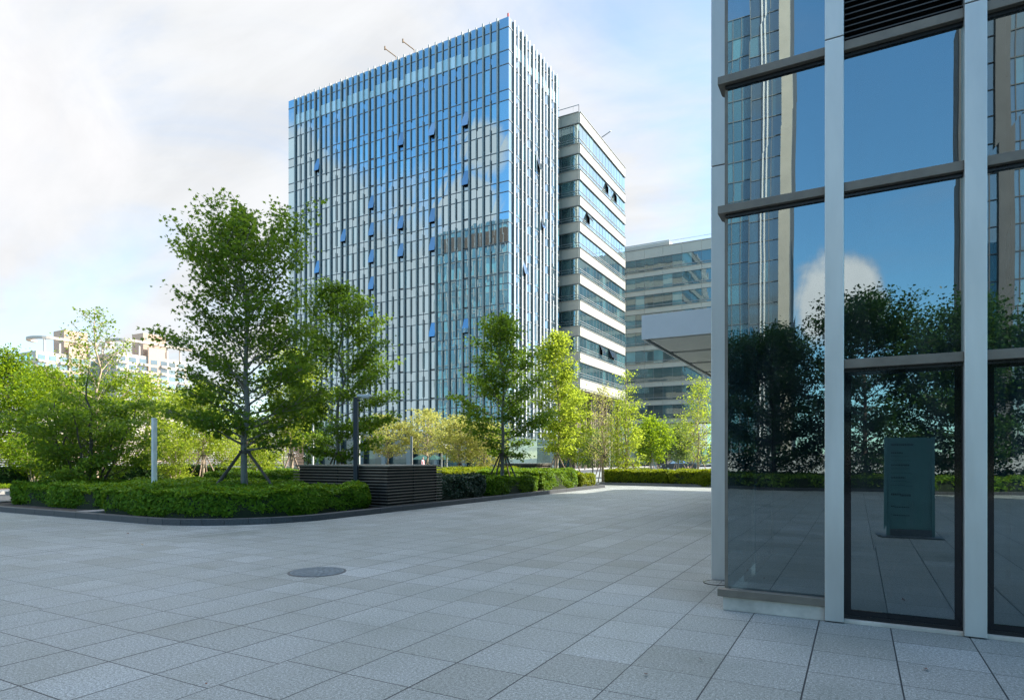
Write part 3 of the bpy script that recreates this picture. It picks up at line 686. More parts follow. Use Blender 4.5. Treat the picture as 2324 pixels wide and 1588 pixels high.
# side glass, tall upper storeys, roof, inside
XR = 34.0; BD = 35.2; BH = 56.0
mb = MB(); mb.face([(GX0, GY + 0.02, 0.15), (GX0, GY + 0.02, 12.3), (GX0, 9.3, 12.3), (GX0, 9.3, 0.15)]); mb.build('side_window', M['shop_glass'], near)
mb = MB(); mb.box(GX0 + .02, XR, 11.2, BD, 0.0, 12.3); mb.build('inner_wall', M['room'], near)
mb = MB(); mb.box(GX0 + .03, XR, GY + 0.15, 11.19, -0.01, 0.03); mb.build('floor', M['room_floor'], near)
mb = MB(); mb.box(GX0 + .03, XR, GY + 0.15, 11.19, 7.0, 7.3); mb.build('ceiling', M['room_floor'], near)
mb = MB(); mb.box(cols[-1][1] + 0.002, XR, GY, 11.19, 0.0, 12.3); mb.build('wall', M['sky_glass'], near)
mb = MB(); mb.box(GX0 - 0.2, XR, GY - 0.1, BD, 12.301, BH); mb.build('upper_storeys', M['sky_glass'], near)
for (ix, iy) in ((1.9, 9.2), (4.6, 9.2)):
    mb = MB(); mb.tube([(ix, iy, 0.031), (ix, iy, 6.99)], 0.16, 12); mb.build('inner_column', M['alu'], near)
mb = MB(); mb.tube([(1.1, 9.8, 2.4), (2.1, 9.8, 5.6)], 0.09, 8); mb.build('brace', M['alu'], near)
mb = MB()
for i in range(9): mb.box(1.15 + 0.14 * i, 1.15 + 0.14 * i + 0.10, 8.4 + 0.03 * (i % 2), 8.42 + 0.03 * (i % 2), 0.3, 6.9)
mb.build('blind', M['room'], near)
# canopy on the far side of the building
can = bpy.data.objects.new('canopy', None); COL.objects.link(can); can.parent = near
cy, cx0, cx1, cz = 17.6, -5.42, -1.3, 5.0
mb = MB(); mb.box(cx0, -2.32, cy, cy + 0.06, cz, cz + 0.69); mb.box(-2.305, cx1, cy, cy + 0.06, cz, cz + 0.69); mb.box(-2.3199, -2.3051, cy + 0.03, cy + 0.05, cz, cz + 0.69, 1)
mb.box(cx0, cx0 + 0.06, cy + 0.0601, cy + 18, cz, cz + 0.69); mb.build('fascia', [M['canopy'], M['black']], can, bevel=0.004)
mb = MB(); mb.box(cx0 + 0.061, cx1, cy + 0.061, cy + 18, cz + 0.1, cz + 0.66); mb.build('deck', M['black'], can)
yy = cy + 0.32
while yy < cy + 17:
    mb = MB(); mb.box(cx0 + 0.16, cx1, yy, yy + 2.25, cz + 0.02, cz + 0.098); mb.build('soffit_panel', M['soffit'], can, bevel=0.005)
    mb = MB(); mb.lathe((cx0 + cx1) / 2 + 0.35, yy + 1.0, [(0.11, cz + 0.008), (0.12, cz + 0.019)], 18); mb.lathe((cx0 + cx1) / 2 + 0.35, yy + 1.0, [(0.08, cz + 0.004), (0.08, cz + 0.0079)], 18, 1); mb.build('downlight', [M['lamp_head'], M['black']], can)
    yy += 2.6
mb = MB(); mb.box(GX0 + 0.0, GX0 + 0.01, 9.3, BD, 0, 12.3); mb.build('side_wall', M['sky_glass'], near)

# directory sign (seen mirrored in the glass)
root = thing('directory_sign', 'frosted teal glass directory sign mirrored in the glass door', 'sign'); root.location = (0.92, -1.15, 0); root.rotation_euler = (0, 0, R(-4))
mb = MB(); mb.box(-0.55, 0.55, -0.22, 0.22, 0.0, 0.03); mb.build('base_plate', M['iron'], root, bevel=0.005)
mb = MB(); mb.box(-0.36, 0.36, -0.02, 0.02, 0.16, 2.02); mb.build('panel', M['frosted'], root, bevel=0.006)
mb = MB(); mb.box(-0.36, 0.36, -0.08, 0.08, 0.031, 0.159); mb.build('foot', M['iron'], root)
for s in (-1, 1):
    mb = MB(); mb.box(s * 0.362, s * 0.42, -0.035, 0.035, 0.031, 2.04); mb.build('side_rail', M['frosted'], root)
mb = MB(); z = 1.9
for wd, hh in ((0.38, .035), (0, 0), (0.2, .03), (0.3, .008), (0.34, .008), (0.31, .03), (0.32, .008), (0.33, .008), (0.25, .03), (0.3, .008), (0.32, .008), (0, 0), (0.3, .04), (0, 0), (0, 0), (0.28, .02), (0, 0), (0.26, .02)):
    if wd:
        x = -0.3
        while x < -0.3 + wd:
            l = random.uniform(0.012, 0.03); mb.box(x, x + l, 0.0201, 0.022, z - hh, z); x += l + 0.008
    z -= 0.085
mb.build('lettering', M['ink'], root)

# ------------------------------------------------------------------ far facades
class Face:
    def __init__(s, o, U, N): s.o, s.U, s.N = o, U, N
    def p(s, u, n, z): return (s.o[0] + s.U[0] * u + s.N[0] * n, s.o[1] + s.U[1] * u + s.N[1] * n, z)
    def box(s, mb, u0, u1, n0, n1, z0, z1, mi=0, rnd=0.5):
        a, b = s.p(u0, n0, z0), s.p(u1, n1, z1); mb.box(a[0], b[0], a[1], b[1], z0, z1, mi, rnd)
    def pane(s, mb, u0, u1, z0, z1, n=0.0, mi=0, rnd=0.5, jit=0.0):
        q = [s.p(u0, n + random.uniform(-jit, jit), z0), s.p(u1, n + random.uniform(-jit, jit), z0), s.p(u1, n + random.uniform(-jit, jit), z1), s.p(u0, n + random.uniform(-jit, jit), z1)]
        nr = (Vector(q[1]) - Vector(q[0])).cross(Vector(q[3]) - Vector(q[0]))
        if nr.x * s.N[0] + nr.y * s.N[1] < 0: q.reverse()
        mb.face(q, mi, rnd)

H = 58.4
TZ = [H, H - 1.27, H - 4.2, H - 6.0, 49.1]
for k in range(10):
    b = 49.1 - 3.93 * k; TZ += [b - 1.35, b - 3.93]
TZ += [8.4, 5.3, 4.3, 0.0]
def tower_facade(root, fc, L, corner, npan, phase, opens, glass, lim, crown=True, back='mullion', fin='fin'):
    pw = (L - 2 * corner) / npan
    lines = [corner + pw * i for i in range(npan + 1)]
    us = [0.0] + lines + [L]
    kind = ['w' if ((i + phase) % 5) in (0, 2, 4) else 's' for i in range(npan + 1)]
    items, blank = [], []
    for i in range(len(us) - 1):
        oper = 1 <= i <= npan and ((i - 1 + phase) % 5) == 4
        for j in range(len(TZ) - 1):
            z1, z0 = TZ[j], TZ[j + 1]
            vision = (z1 - z0) > 2
            key = (i, j)
            if key in opens: continue
            if j == 1 and crown and 1 <= i <= npan:
                rn = 0.9
                zs = z0 + (z1 - z0) * (0.55 if (i * 7) % 5 else 0.35)
                items.append((fc.p(us[i], 0, z0), lambda mb, i=i, z0=z0, z1=zs, rn=random.random(): fc.pane(mb, us[i], us[i + 1], z0, z1, 0, 1, rn, 0.004)))
                items.append((fc.p(us[i], 0, z0), lambda mb, i=i, z0=zs, z1=z1: fc.pane(mb, us[i], us[i + 1], z0, z1, 0, 0, 0.3, 0.004)))
                continue
            rn = random.random() * (0.62 if not vision else 0.9)
            if random.random() < 0.10 and vision: rn = 0.97
            items.append((fc.p((us[i] + us[i + 1]) / 2, 0, (z0 + z1) / 2), lambda mb, i=i, z0=z0, z1=z1, rn=rn: fc.pane(mb, us[i], us[i + 1], z0, z1, 0, 2 if z0 < 5 else 0, rn, 0.0035)))
            if oper and vision and j > 4:
                zz = z0 + 0.05
                blank.append((fc.p(us[i], 0, z0), lambda mb, i=i, zz=zz: fc.box(mb, us[i] + 0.06, us[i + 1] - 0.06, 0.012, 0.05, zz, zz + 0.14)))
    many('window', items, [glass, M['crown_glass'], M['lobby_glass']], root, lim)
    if blank: many('vent_slot', blank, M['black'], root, min(lim, 60))
    for z in TZ[1:-1]:
        mb = MB(); fc.box(mb, 0, L, 0.011, 0.05, z - 0.05, z + 0.05); mb.build('transom', M['mullion'], root)
    sh = []
    for i, (u, k) in enumerate(zip(lines, kind)):
        if k == 'w':
            mb = MB(); fc.box(mb, u - 0.09, u + 0.09, 0.13, 0.26, 4.6, H + 0.15); fc.box(mb, u - 0.05, u + 0.05, 0.0005, 0.1295, 4.31, H - 0.02, 1); mb.build('fin', [M[fin], M[back]], root)
        else:
            mb = MB(); fc.box(mb, u - 0.03, u + 0.03, 0.0515, 0.075, 4.31, H - 0.02); mb.build('mullion', M['mullion'], root)
            st = 0.0 if (i + phase) % 5 == 1 else 0.55
            for j in range(len(TZ) - 1):
                z1, z0 = TZ[j], TZ[j + 1]
                if z1 - z0 > 2.2 and z0 > 5 and j > 1:
                    sh.append((fc.p(u, 0.2, z0), lambda mb, u=u, z0=z0, z1=z1, st=st: (fc.box(mb, u - 0.06, u + 0.06, 0.10, 0.20, z0 - 0.25 + st, z1 + 0.05 + st), fc.box(mb, u - 0.04, u + 0.04, 0.0755, 0.0995, z0 - 0.2 + st, z1 + st, 1))))
            sh.append((fc.p(u, 0.2, H - 3), lambda mb, u=u: fc.box(mb, u - 0.06, u + 0.06, 0.0755, 0.20, H - 4.6, H + 0.05)))
    many('short_fin', sh, [M[fin], M[back]], root, lim)
    mb = MB()
    for u in lines: fc.box(mb, u - 0.22, u + 0.22, 0.271, 0.31, 9.74, 9.86)
    fc.box(mb, 0.2, L - 0.2, 0.275, 0.305, 9.70, 9.7399); mb.build('bracket_rail', M['fin'], root)
    for (i, j), ang in opens.items():
        z1, z0 = TZ[j], TZ[j + 1]; u0, u1 = us[i] + 0.04, us[i + 1] - 0.04
        mb = MB(); fc.pane(mb, us[i], us[i + 1], z0, z1, -0.25, 0, 0.0); mb.build('opening', M['black'], root)
        zb = z0 + (z1 - z0) * 0.22; n1 = (z1 - zb) * math.tan(ang)
        mb = MB(); fc.pane(mb, us[i], us[i + 1], z0, zb, 0.0, 0, 0.4); 
        q = [fc.p(u0, 0.06 + n1, zb + 0.1), fc.p(u1, 0.06 + n1, zb + 0.1), fc.p(u1, 0.06, z1), fc.p(u0, 0.06, z1)]
        q2 = [fc.p(u0, 0.02 + n1, zb + 0.1), fc.p(u1, 0.02 + n1, zb + 0.1), fc.p(u1, 0.02, z1), fc.p(u0, 0.02, z1)]
        mb.face(q, 0, 0.2); mb.face(q2[::-1], 0, 0.2)
        for a, b in ((0, 1), (1, 2), (2, 3), (3, 0)): mb.face([q[a], q2[a], q2[b], q[b]], 1)
        mb.build('open_window', [M['open_glass'], M['black']], root)
TX, TY, TL, TD = -39.3, 70.8, 40.1, 15.5
tower = thing('glass_tower', 'tall blue glass tower with vertical fins and a sharp corner', 'tower')
fr = Face((TX - TL, TY), (1, 0), (0, -1)); rt = Face((TX, TY), (0, 1), (1, 0))
# operable columns are i = 5,10,...,30; rows by the photograph
def row(z): return min((abs((TZ[j] + TZ[j + 1]) / 2 - z), j) for j in range(4, len(TZ) - 1) if TZ[j] - TZ[j + 1] > 2)[1]
ops = {}
for px, py in ((720, 370), (720, 605), (780, 530), (843, 455), (843, 515), (843, 575), (843, 637), (843, 695), (909, 310), (909, 500), (909, 560), (980, 290), (980, 485), (980, 545), (980, 742), (1055, 265), (1055, 740), (655 + 65, 640), (1055, 440)):
    r = ray(px); D = TY / r[1]; X = r[0] * D; u = X - (TX - TL); pw = (TL - 3.2) / 34; ii = 1 + (u - 1.6) / pw
    i = min((5, 10, 15, 20, 25, 30), key=lambda q: abs(q + 0.5 - ii)); ops[(i, row(zat(py, D)))] = R(random.uniform(9, 13))
tower_facade(tower, fr, TL, 1.6, 34, 0, ops, M['tower_glass'], 100)
tower_facade(tower, rt, TD, 1.2, 12, 2, {(7, row(44)): R(15), (3, row(28)): R(15), (8, row(36)): R(15)}, M['side_glass'], 60, back='fin', fin='white')  # fins and backs paler on this face: sunlight put into their colour
mb = MB(); mb.box(TX - TL + .3, TX - .3, TY + .3, TY + TD, 0, H - 0.6); mb.build('core', M['core'], tower)
mb = MB(); mb.face([(TX - TL, TY, 0), (TX - TL, TY + TD, 0), (TX - TL, TY + TD, H), (TX - TL, TY, H)]); mb.face([(TX - TL, TY + TD + .01, 0), (TX, TY + TD + .01, 0), (TX, TY + TD + .01, H), (TX - TL, TY + TD + .01, H)]); mb.build('rear_glazing', M['side_glass'], tower)
for px in (893, 934):
    r = ray(px); D = TY / r[1]; X = r[0] * D
    mb = MB(); mb.tube([(X, TY + 0.6, H - 0.5), (X, TY + 0.6, H + 0.9), (X - 0.9, TY - 0.8, H + 1.6)], 0.07, 6); mb.tube([(X - 0.9, TY - 0.8, H + 1.4), (X - 0.9, TY - 0.8, H + 1.9)], 0.11, 6); mb.build('davit', M['yellow_metal'], tower)
mb = MB(); mb.tube([(TX - .2, TY + .2, H - 0.1), (TX - .2, TY + .2, H + 0.55)], 0.12, 8); mb.build('beacon', M['red'], tower)
for i in range(9):
    mb = MB(); x = TX - 2 - i * 4.5; mb.box(x - 0.35, x + 0.35, TY - 0.9, TY - 0.42, 0, 4.3); mb.build('pillar', M['fin'], tower)

def banded(root, faces, bands, glass, seg=1.5, rail=0.85, lim=100, out=0.14, band_m='cream', opens=()):
    """faces: (Face, length); bands: list of (top, bottom) from the roof down; glazing strips between them"""
    for fc, L in faces:
        for k, (t, b) in enumerate(bands):
            mb = MB(); n = max(1, round(L / (seg * 2)))
            for q in range(n):
                fc.box(mb, L * q / n + 0.02, L * (q + 1) / n - 0.02, -0.3, out, b, t)
            mb.build('spandrel_band', M[band_m], root)
            mb = MB(); fc.box(mb, 0, L, out * 0.2, out + 0.10, t + 0.001, t + 0.09); fc.box(mb, 0, L, out * 0.2, out + 0.06, b - 0.07, b - 0.001); mb.build('ledge', M['cream_dark'], root)
        items, bars, mul = [], [], []
        n = max(1, round(L / seg)); pw = L / n
        for k in range(len(bands) - 1):
            z1, z0 = bands[k][1], bands[k + 1][0]
            for q in range(n):
                op = (id(fc), q, k) in opens
                rn = random.random() * 0.8 if random.random() > 0.12 else 0.97
                zz = z0 + rail
                items.append((fc.p(pw * q, 0, z0), lambda mb, q=q, z0=z0, z1=zz, rn=rn: fc.pane(mb, pw * q, pw * (q + 1), z0, z1, 0, 0, min(1, rn + .1), 0.004)))
                if op:
                    def fo(mb, q=q, z0=zz, z1=z1):
                        fc.pane(mb, pw * q, pw * (q + 1), z0, z1, -0.3, 1)
                        q_ = [fc.p(pw * q, 0.75, z0 + .1), fc.p(pw * (q + 1), 0.75, z0 + .1), fc.p(pw * (q + 1), 0.03, z1), fc.p(pw * q, 0.03, z1)]
                        mb.face(q_, 0, 0.1)
                    mb = MB(); fo(mb); mb.build('open_window', [M['open_glass'], M['black']], root)
                else:
                    items.append((fc.p(pw * q, 0, z1), lambda mb, q=q, z0=zz, z1=z1, rn=rn: fc.pane(mb, pw * q, pw * (q + 1), z0, z1, 0, 0, rn, 0.006)))
                mul.append((fc.p(pw * q, 0, z0), lambda mb, q=q, z0=z0, z1=z1: fc.box(mb, pw * q - 0.025, pw * q + 0.025, 0.008, 0.02, z0, z1)))
            bars.append((fc.p(0, 0, z0), lambda mb, z0=z0: (fc.box(mb, 0, L, 0.0205, 0.06, z0 + rail - 0.03, z0 + rail + 0.03), fc.box(mb, 0, L, out + 0.02, out + 0.07, z0 + 0.42, z0 + 0.47))))
        many('window', items, [glass, M['black']], root, lim); many('mullion', mul, M['mullion'], root, lim // 2); many('guard_rail', bars, M['post_grey'], root)

# cream banded building behind the tower
BX, BY, BL = -37.15, 89.1, 21.3
b2 = thing('office_building', 'cream banded office block with glass strips just right of the tower', 'building')
bands = [(54.3, 52.7)] + [(49.55 - 3.97 * k, 48.1 - 3.97 * k) for k in range(10)]
fL = Face((BX - 9.0, BY), (1, 0), (0, -1)); fR = Face((BX, BY), (0, 1), (1, 0))
opn = {(id(fR), 8, 1), (id(fR), 11, 1), (id(fR), 2, 3), (id(fR), 6, 8), (id(fR), 9, 8), (id(fR), 10, 8)}
fK = Face((BX - 26.0, BY + BL), (1, 0), (0, 1))
banded(b2, [(fL, 9.0 + 0.0), (fR, BL), (fK, 26.0)], bands, M['band_glass'], seg=1.42, opens=opn)
mb = MB(); mb.box(BX - 26, BX - .35, BY + .35, BY + BL - .35, 12.4, 53.9); mb.build('core', M['core'], b2)
mb = MB(); mb.box(BX - 9, BX + 0.30, BY - 0.3, BY + BL, 12.05, 12.19); mb.build('soffit', M['cream'], b2)
mb = MB(); mb.box(BX - 9, BX - 2.2, BY + 1.6, BY + BL, 0, 12.04); mb.build('recessed_base', M['brown_clad'], b2)
fb = Face((BX - 2.2, BY + 1.6), (0, 1), (1, 0)); fb2 = Face((BX - 9, BY + 1.6), (1, 0), (0, -1))
for f_, L_ in ((fb, BL - 1.6), (fb2, 6.8)):
    n = int(L_ / 0.85)
    for q in range(n):
        mb = MB(); u = 0.1 + L_ * q / n; f_.box(mb, u, u + 0.10, 0.001, 0.13, 0.05, 11.9); mb.build('vertical_strip', M['beige_strip'], b2)
    for q in range(3):
        mb = MB(); u = 1.2 + q * L_ / 3; f_.pane(mb, u, u + 1.6, 0.1, 5.0, 0.14, 0, 0.6); mb.build('window', M['band_glass'], b2)
for u in (0.4, 7.0, 14.0, 20.5):
    mb = MB(); mb.box(BX - 1.5, BX - 0.9, BY + u, BY + u + 0.6, 0, 12.04); mb.build('pillar', M['brown_clad'], b2)
mb = MB(); fR.box(mb, 0, BL, 0.0, 0.03, 54.41, 54.5)
for u in (0, 4, 8, 12, 16, 20, 21): fL.box(mb, min(u, 8.9), min(u, 8.9) + 0.05, 0, 0.05, 54.41, 55.5)
fL.box(mb, 0, 9, 0.05, 0.09, 55.4, 55.5); mb.build('roof_rail', M['post_grey'], b2)
mb = MB(); p = (BX - 1, BY + 10.5); mb.tube([(p[0], p[1], 53.8), (p[0], p[1], 55.0), (p[0] + 2.4, p[1] - 0.4, 55.7)], 0.09, 6); mb.build('davit', M['post_grey'], b2)
# second banded building further back
b3 = thing('office_building', 'lower banded office block farthest back behind the grey canopy', 'building')
Y3, X30, X31 = 132.0, -52.0, -16.0
bands3 = [(46.4, 44.3)] + [(41.45 - 3.93 * k, 40.45 - 3.93 * k) for k in range(9)]
f3 = Face((X30, Y3), (1, 0), (0, -1)); f3s = Face((X31, Y3), (0, 1), (1, 0))
banded(b3, [(f3, X31 - X30), (f3s, 16)], bands3, M['far_glass'], seg=2.0, out=0.08, rail=0.6)
mb = MB(); mb.box(X30, X31 - .3, Y3 + .3, Y3 + 16, 0.0, 46); mb.build('core', M['core'], b3)
mb = MB(); mb.box(X30, -35.0, Y3 + 1.2, Y3 + 12, 46.0, 48.0); mb.build('roof_block', M['cream'], b3)
mb = MB(); f3.box(mb, 8, X31 - X30, 0.1, 0.14, 47.2, 47.3); mb.build('roof_glass', M['canopy'], b3)
for q in range(9):
    mb = MB(); u = 1.0 + q * 4.2; f3.box(mb, u, u + 1.1, -0.25, 0.25, 0, 8.7); mb.build('pillar', M['cream'], b3)
    for z0, z1 in ((0.2, 4.2), (4.4, 6.6), (6.8, 8.7)):
        mb = MB(); f3.pane(mb, u + 1.12, u + 4.18, z0, z1, 0, 0, random.random()); mb.build('window', M['band_glass'], b3)
# apartment towers far left
def flats(label, X, y0, y1, top, seed):
    random.seed(seed)
    root = thing('apartment_tower', label, 'apartment building', 'pale apartment towers far behind')
    f = Face((X, y0), (0, 1), (1, 0)); fs = Face((X - 14, y0), (1, 0), (0, -1)); L = y1 - y0
    mb = MB(); mb.box(X - 14, X, y0, y1, 0, top - 6); mb.build('wall', M['flat_white'], root)
    mb = MB(); f.box(mb, L * 0.42, L * 0.66, 0.01, 0.8, 0, top - 2.2); mb.build('bay', M['flat_peach'], root)
    mb = MB(); mb.box(X - 11, X - 3, y0 + L * 0.42, y0 + L * 0.75, top - 5.99, top + 4.2); mb.build('penthouse', M['orange'], root)
    mb = MB()
    for u in (0.45, 0.62): f.box(mb, L * u, L * u + 0.7, -2.99, -2.9, top + 1.6, top + 2.4)
    mb.build('penthouse_window', M['flat_glass'], root)
    mb = MB(); n = 14; poly = [(X + 1.2, y1 + 2), (X - 0.4, y1 + 2)]
    inner = [(X - 0.4 + 0 * i, 0) for i in range(0)]
    arc_o = [(X - 6 + 7.2 * math.cos(a), y0 + 5.6 + 5.5 * math.sin(a)) for a in [-math.pi / 2 * 2 * i / n for i in range(n + 1)]]
    arc_i = [(X - 6 + 5.6 * math.cos(a), y0 + 5.6 + 4.0 * math.sin(a)) for a in [-math.pi / 2 * 2 * i / n for i in range(n + 1)]]
    mb.box(X - 0.4, X + 1.2, y0 + 5.6, y1 + 2, top - 1.0, top)
    for i in range(n): mb.prism([arc_o[i], arc_o[i + 1], arc_i[i + 1], arc_i[i]][::-1], top - 1.0, top)
    mb.build('roof_ring', M['flat_white'], root)
    for u in (0.1, 0.3, 0.5, 0.7, 0.9):
        mb = MB(); f.box(mb, L * u, L * u + 0.6, -0.5, 0.1, top - 6, top - 1.01); mb.build('roof_post', M['flat_white'], root)
    for k in range(6):
        z = top - 9.2 - 3.1 * k
        for q in range(7):
            u = L * (q + 0.15) / 7; off = 0.81 if 0.42 * L < u < 0.6 * L else 0.0
            mb = MB(); f.box(mb, u, u + L / 7 * 0.68, off + 0.005, off + 0.05, z, z + 1.9, 0, random.random()); mb.build('window', M['flat_glass'], root)
            if q % 2 == 0:
                mb = MB(); f.box(mb, u - 0.1, u + L / 7 * 0.8, off + 0.051, off + 1.0, z - 1.0, z - 0.05); mb.build('balcony', M['flat_white'], root)
        for q in range(3):
            u = 1.5 + q * 4; mb = MB(); fs.box(mb, u, u + 2.2, 0.005, 0.05, z, z + 1.8, 0, random.random()); mb.build('window', M['flat_glass'], root)
flats('pale apartment tower with curved roof ring behind the sparse tall tree', -273, 122.5, 149, 48.5, 3)
flats('second apartment tower with peach penthouse just left of the big maple', -262, 146.0, 176, 50.5, 4)
random.seed(11)
# buildings that the glass mirrors (they stand behind and beside the viewer)
tw = thing('glass_tower', 'teal finned glass office mirrored in the tower facade low right', 'tower')
ft = Face((-55.5, 19.0), (-1, 0), (0, 1))
Hs = H; H2 = 55.0
mb = MB(); mb.box(-88, -55.5, -6, 18.6, 0, H2 - 0.5); mb.build('core', M['core'], tw)
items = []
for i in range(26):
    for k in range(14):
        z = H2 - 3.93 * (k + 1)
        items.append((ft.p(i * 1.25, 0, z), lambda mb, i=i, z=z: (ft.pane(mb, i * 1.25, i * 1.25 + 1.25, z, z + 2.5, 0, 0, random.random(), 0.01), ft.pane(mb, i * 1.25, i * 1.25 + 1.25, z + 2.5, z + 3.93, 0, 0, random.random() * 0.6, 0.01))))
many('window', items, [M['sky_glass']], tw, 40)
mb = MB()
for i in range(27): ft.box(mb, i * 1.25 - 0.06, i * 1.25 + 0.06, 0.01, 0.25, 3, H2)
for k in range(14): ft.box(mb, 0, 32.5, 0.01, 0.08, H2 - 3.93 * (k + 1) - .08, H2 - 3.93 * (k + 1) + .08)
mb.build('fins', M['post_grey'], tw)
mb = MB(); ft.box(mb, 2, 30, 0.02, 0.2, H2 - 5.2, H2 - 2.0); mb.build('crown_band', M['fence_slat'], tw)
def backblock(name, label, cat, x0, x1, y, h, depth, glass, gx, gz, line='mullion', strip=None):
    root = thing(name, label, cat); f = Face((x0, y), (1, 0), (0, 1)); L = x1 - x0
    mb = MB(); mb.box(x0, x1, y - depth, y - 0.02, 0, h); mb.build('core', M['grey_stone'], root)
    mb = MB(); nx, nz = max(1, round(L / gx)), max(1, round(h / gz))
    for i in range(nx):
        for k in range(nz): f.pane(mb, L * i / nx, L * (i + 1) / nx, h * k / nz, h * (k + 1) / nz, 0, 0, min(1, max(0, random.gauss(0.5, 0.22))))
    o = mb.build('window', glass, root); o['kind'] = 'stuff'
    mb = MB()
    for i in range(nx + 1): f.box(mb, L * i / nx - 0.06, L * i / nx + 0.06, 0.005, 0.1, 0, h)
    for k in range(nz + 1): f.box(mb, 0, L, 0.101, 0.13, h * k / nz - 0.06, h * k / nz + 0.06)
    mb.build('grid', M[line], root)
    if strip:
        for a, b, n1, m in strip:
            mb = MB(); f.box(mb, a, b, 0.14, n1, 0, h + 2); mb.build('pier', M[m], root)
    return root
backblock('glass_skyscraper', 'blue green glass skyscraper mirrored in the left shop glass, lower wing', 'skyscraper', -60, -16.6, -104, 80, 30, M['sky_glass'], 1.5, 3.6, strip=[(36.0, 37.5, 0.6, 'cream')])
backblock('glass_skyscraper', 'taller slab of the mirrored skyscraper with a cream end pier', 'skyscraper', -16.5, -9.9, -103, 150, 8, M['side_glass'], 1.7, 3.6, strip=[(1.9, 2.1, 0.5, 'white'), (2.5, 2.7, 0.5, 'white'), (4.9, 6.6, 0.9, 'cream')])
backblock('stone_tower', 'grey stone tower mirrored at the right of the glass panes', 'tower', 11.9, 40, -88, 60, 5, M['side_glass'], 3.0, 3.6, line='grey_stone', strip=[(0, 2.2, 0.8, 'grey_stone'), (4, 5.6, 0.8, 'grey_stone'), (8, 10, 0.8, 'grey_stone')])
mb = MB(); mb.box(-30, 40, -62, -61, 0, 2.2); o = mb.build('boundary_wall', M['concrete']); tag(o, 'pale boundary wall mirrored between the trunks in the glass', 'wall')

# ------------------------------------------------------------------ trees
def ptree(label, px, D, top, leaf, lsize, nleaf, profile, **kw):
    x, y, _ = at(px, D); return tree(label, x, y, zat(top, D), kw.pop('r0', 0.09), profile, leaf, lsize, nleaf, **kw)
G1, G2, G3 = 'maples staked in the planters', 'sunlit trees behind the plaza', 'cream leaved trees before the tower'
ptree('big green maple with grey trunk and four stakes in the front hedge', 556, 19.8, 486, 'maple', 0.118, 17500,
      [(0.19, 1.7), (0.27, 2.35), (0.45, 2.15), (0.62, 2.05), (0.78, 1.85), (0.9, 1.45), (1, 0.8)], r0=0.105, z0=0.1, nprim=58, elev=(12, 66), shape='maple', stakes=4, group=G1, seed=44, sigma=0.19, flat=0.42, stake_r=1.75, droop=0.0, dens=1.15, nsec=6)
ptree('second maple rising behind the vent box in front of the facade', 767, 26.5, 645, 'maple', 0.13, 9500,
      [(0.16, 1.5), (0.28, 2.35), (0.5, 2.2), (0.7, 1.75), (0.86, 1.1), (1, 0.4)], r0=0.085, z0=0.0, nprim=38, elev=(4, 60), shape='maple', stakes=4, group=G1, seed=8, sigma=0.22, dens=1.5, nsec=6)
ptree('shaded maple in front of the glass tower corner', 1141, 28, 722, 'maple', 0.125, 9500,
      [(0.2, 1.2), (0.32, 2.05), (0.5, 1.95), (0.7, 1.5), (0.88, 0.85), (1, 0.35)], r0=0.085, z0=0.1, nprim=38, elev=(8, 64), shape='maple', stakes=4, group=G1, seed=12, sigma=0.21, dens=1.25)
ptree('slender sunlit yellow green maple right of the shaded maple', 1263, 38, 752, 'lime', 0.16, 5200,
      [(0.2, 0.8), (0.35, 1.35), (0.6, 1.15), (0.85, 0.6), (1, 0.25)], r0=0.08, nprim=34, elev=(15, 66), stakes=3, stake_mat='stake_tan', group=G2, seed=15, shape='oval', bark='bark_tan')
ptree('shorter yellow green tree close right of the slender maple', 1296, 41, 880, 'lime', 0.16, 2800,
      [(0.22, 0.8), (0.4, 1.45), (0.7, 1.1), (1, 0.3)], r0=0.07, nprim=26, elev=(8, 55), stakes=3, stake_mat='stake_tan', group=G2, seed=16, shape='oval', bark='bark_tan')
ptree('nearly bare pale branched tree before the brown cladding', 1369, 43, 880, 'cream', 0.12, 1100,
      [(0.18, 1.1), (0.35, 1.5), (0.6, 1.1), (0.85, 0.6), (1, 0.2)], r0=0.085, nprim=40, elev=(18, 55), stakes=3, stake_mat='stake_tan', group=G2, seed=17, bark='bark_tan', nsec=7)
ptree('airy many branched tree with a tall leader above the pale kerb', 1421, 41.5, 838, 'lime', 0.13, 3400,
      [(0.06, 1.1), (0.25, 1.75), (0.5, 1.2), (0.75, 0.75), (1, 0.25)], r0=0.08, nprim=42, elev=(32, 50), stakes=2, stake_mat='stake_tan', group=G2, seed=18, bark='bark_tan', stems=3, spread=1.2)
ptree('rounded vivid yellow green tree left of the slim lamp post', 1478, 53, 955, 'bright', 0.19, 4200,
      [(0.30, 1.2), (0.45, 1.75), (0.7, 1.65), (0.9, 1.0), (1, 0.5)], r0=0.07, nprim=34, elev=(10, 60), stakes=4, stake_mat='stake_tan', group=G2, seed=19, sigma=0.3, flat=0.8)
ptree('rounded grey green tree right of the slim lamp post', 1540, 60, 972, 'grey', 0.20, 3600,
      [(0.32, 1.2), (0.48, 1.9), (0.72, 1.7), (0.92, 1.0), (1, 0.5)], r0=0.07, nprim=32, elev=(10, 60), stakes=3, stake_mat='stake_tan', group=G2, seed=20, sigma=0.3, flat=0.8)
ptree('pale half bare tree beside the grey corner column', 1585, 44, 862, 'lime', 0.13, 2300,
      [(0.15, 1.0), (0.3, 1.7), (0.55, 1.3), (0.8, 0.75), (1, 0.25)], r0=0.08, nprim=36, elev=(28, 52), stakes=3, stake_mat='stake_tan', group=G2, seed=21, bark='bark_tan', nsec=6)
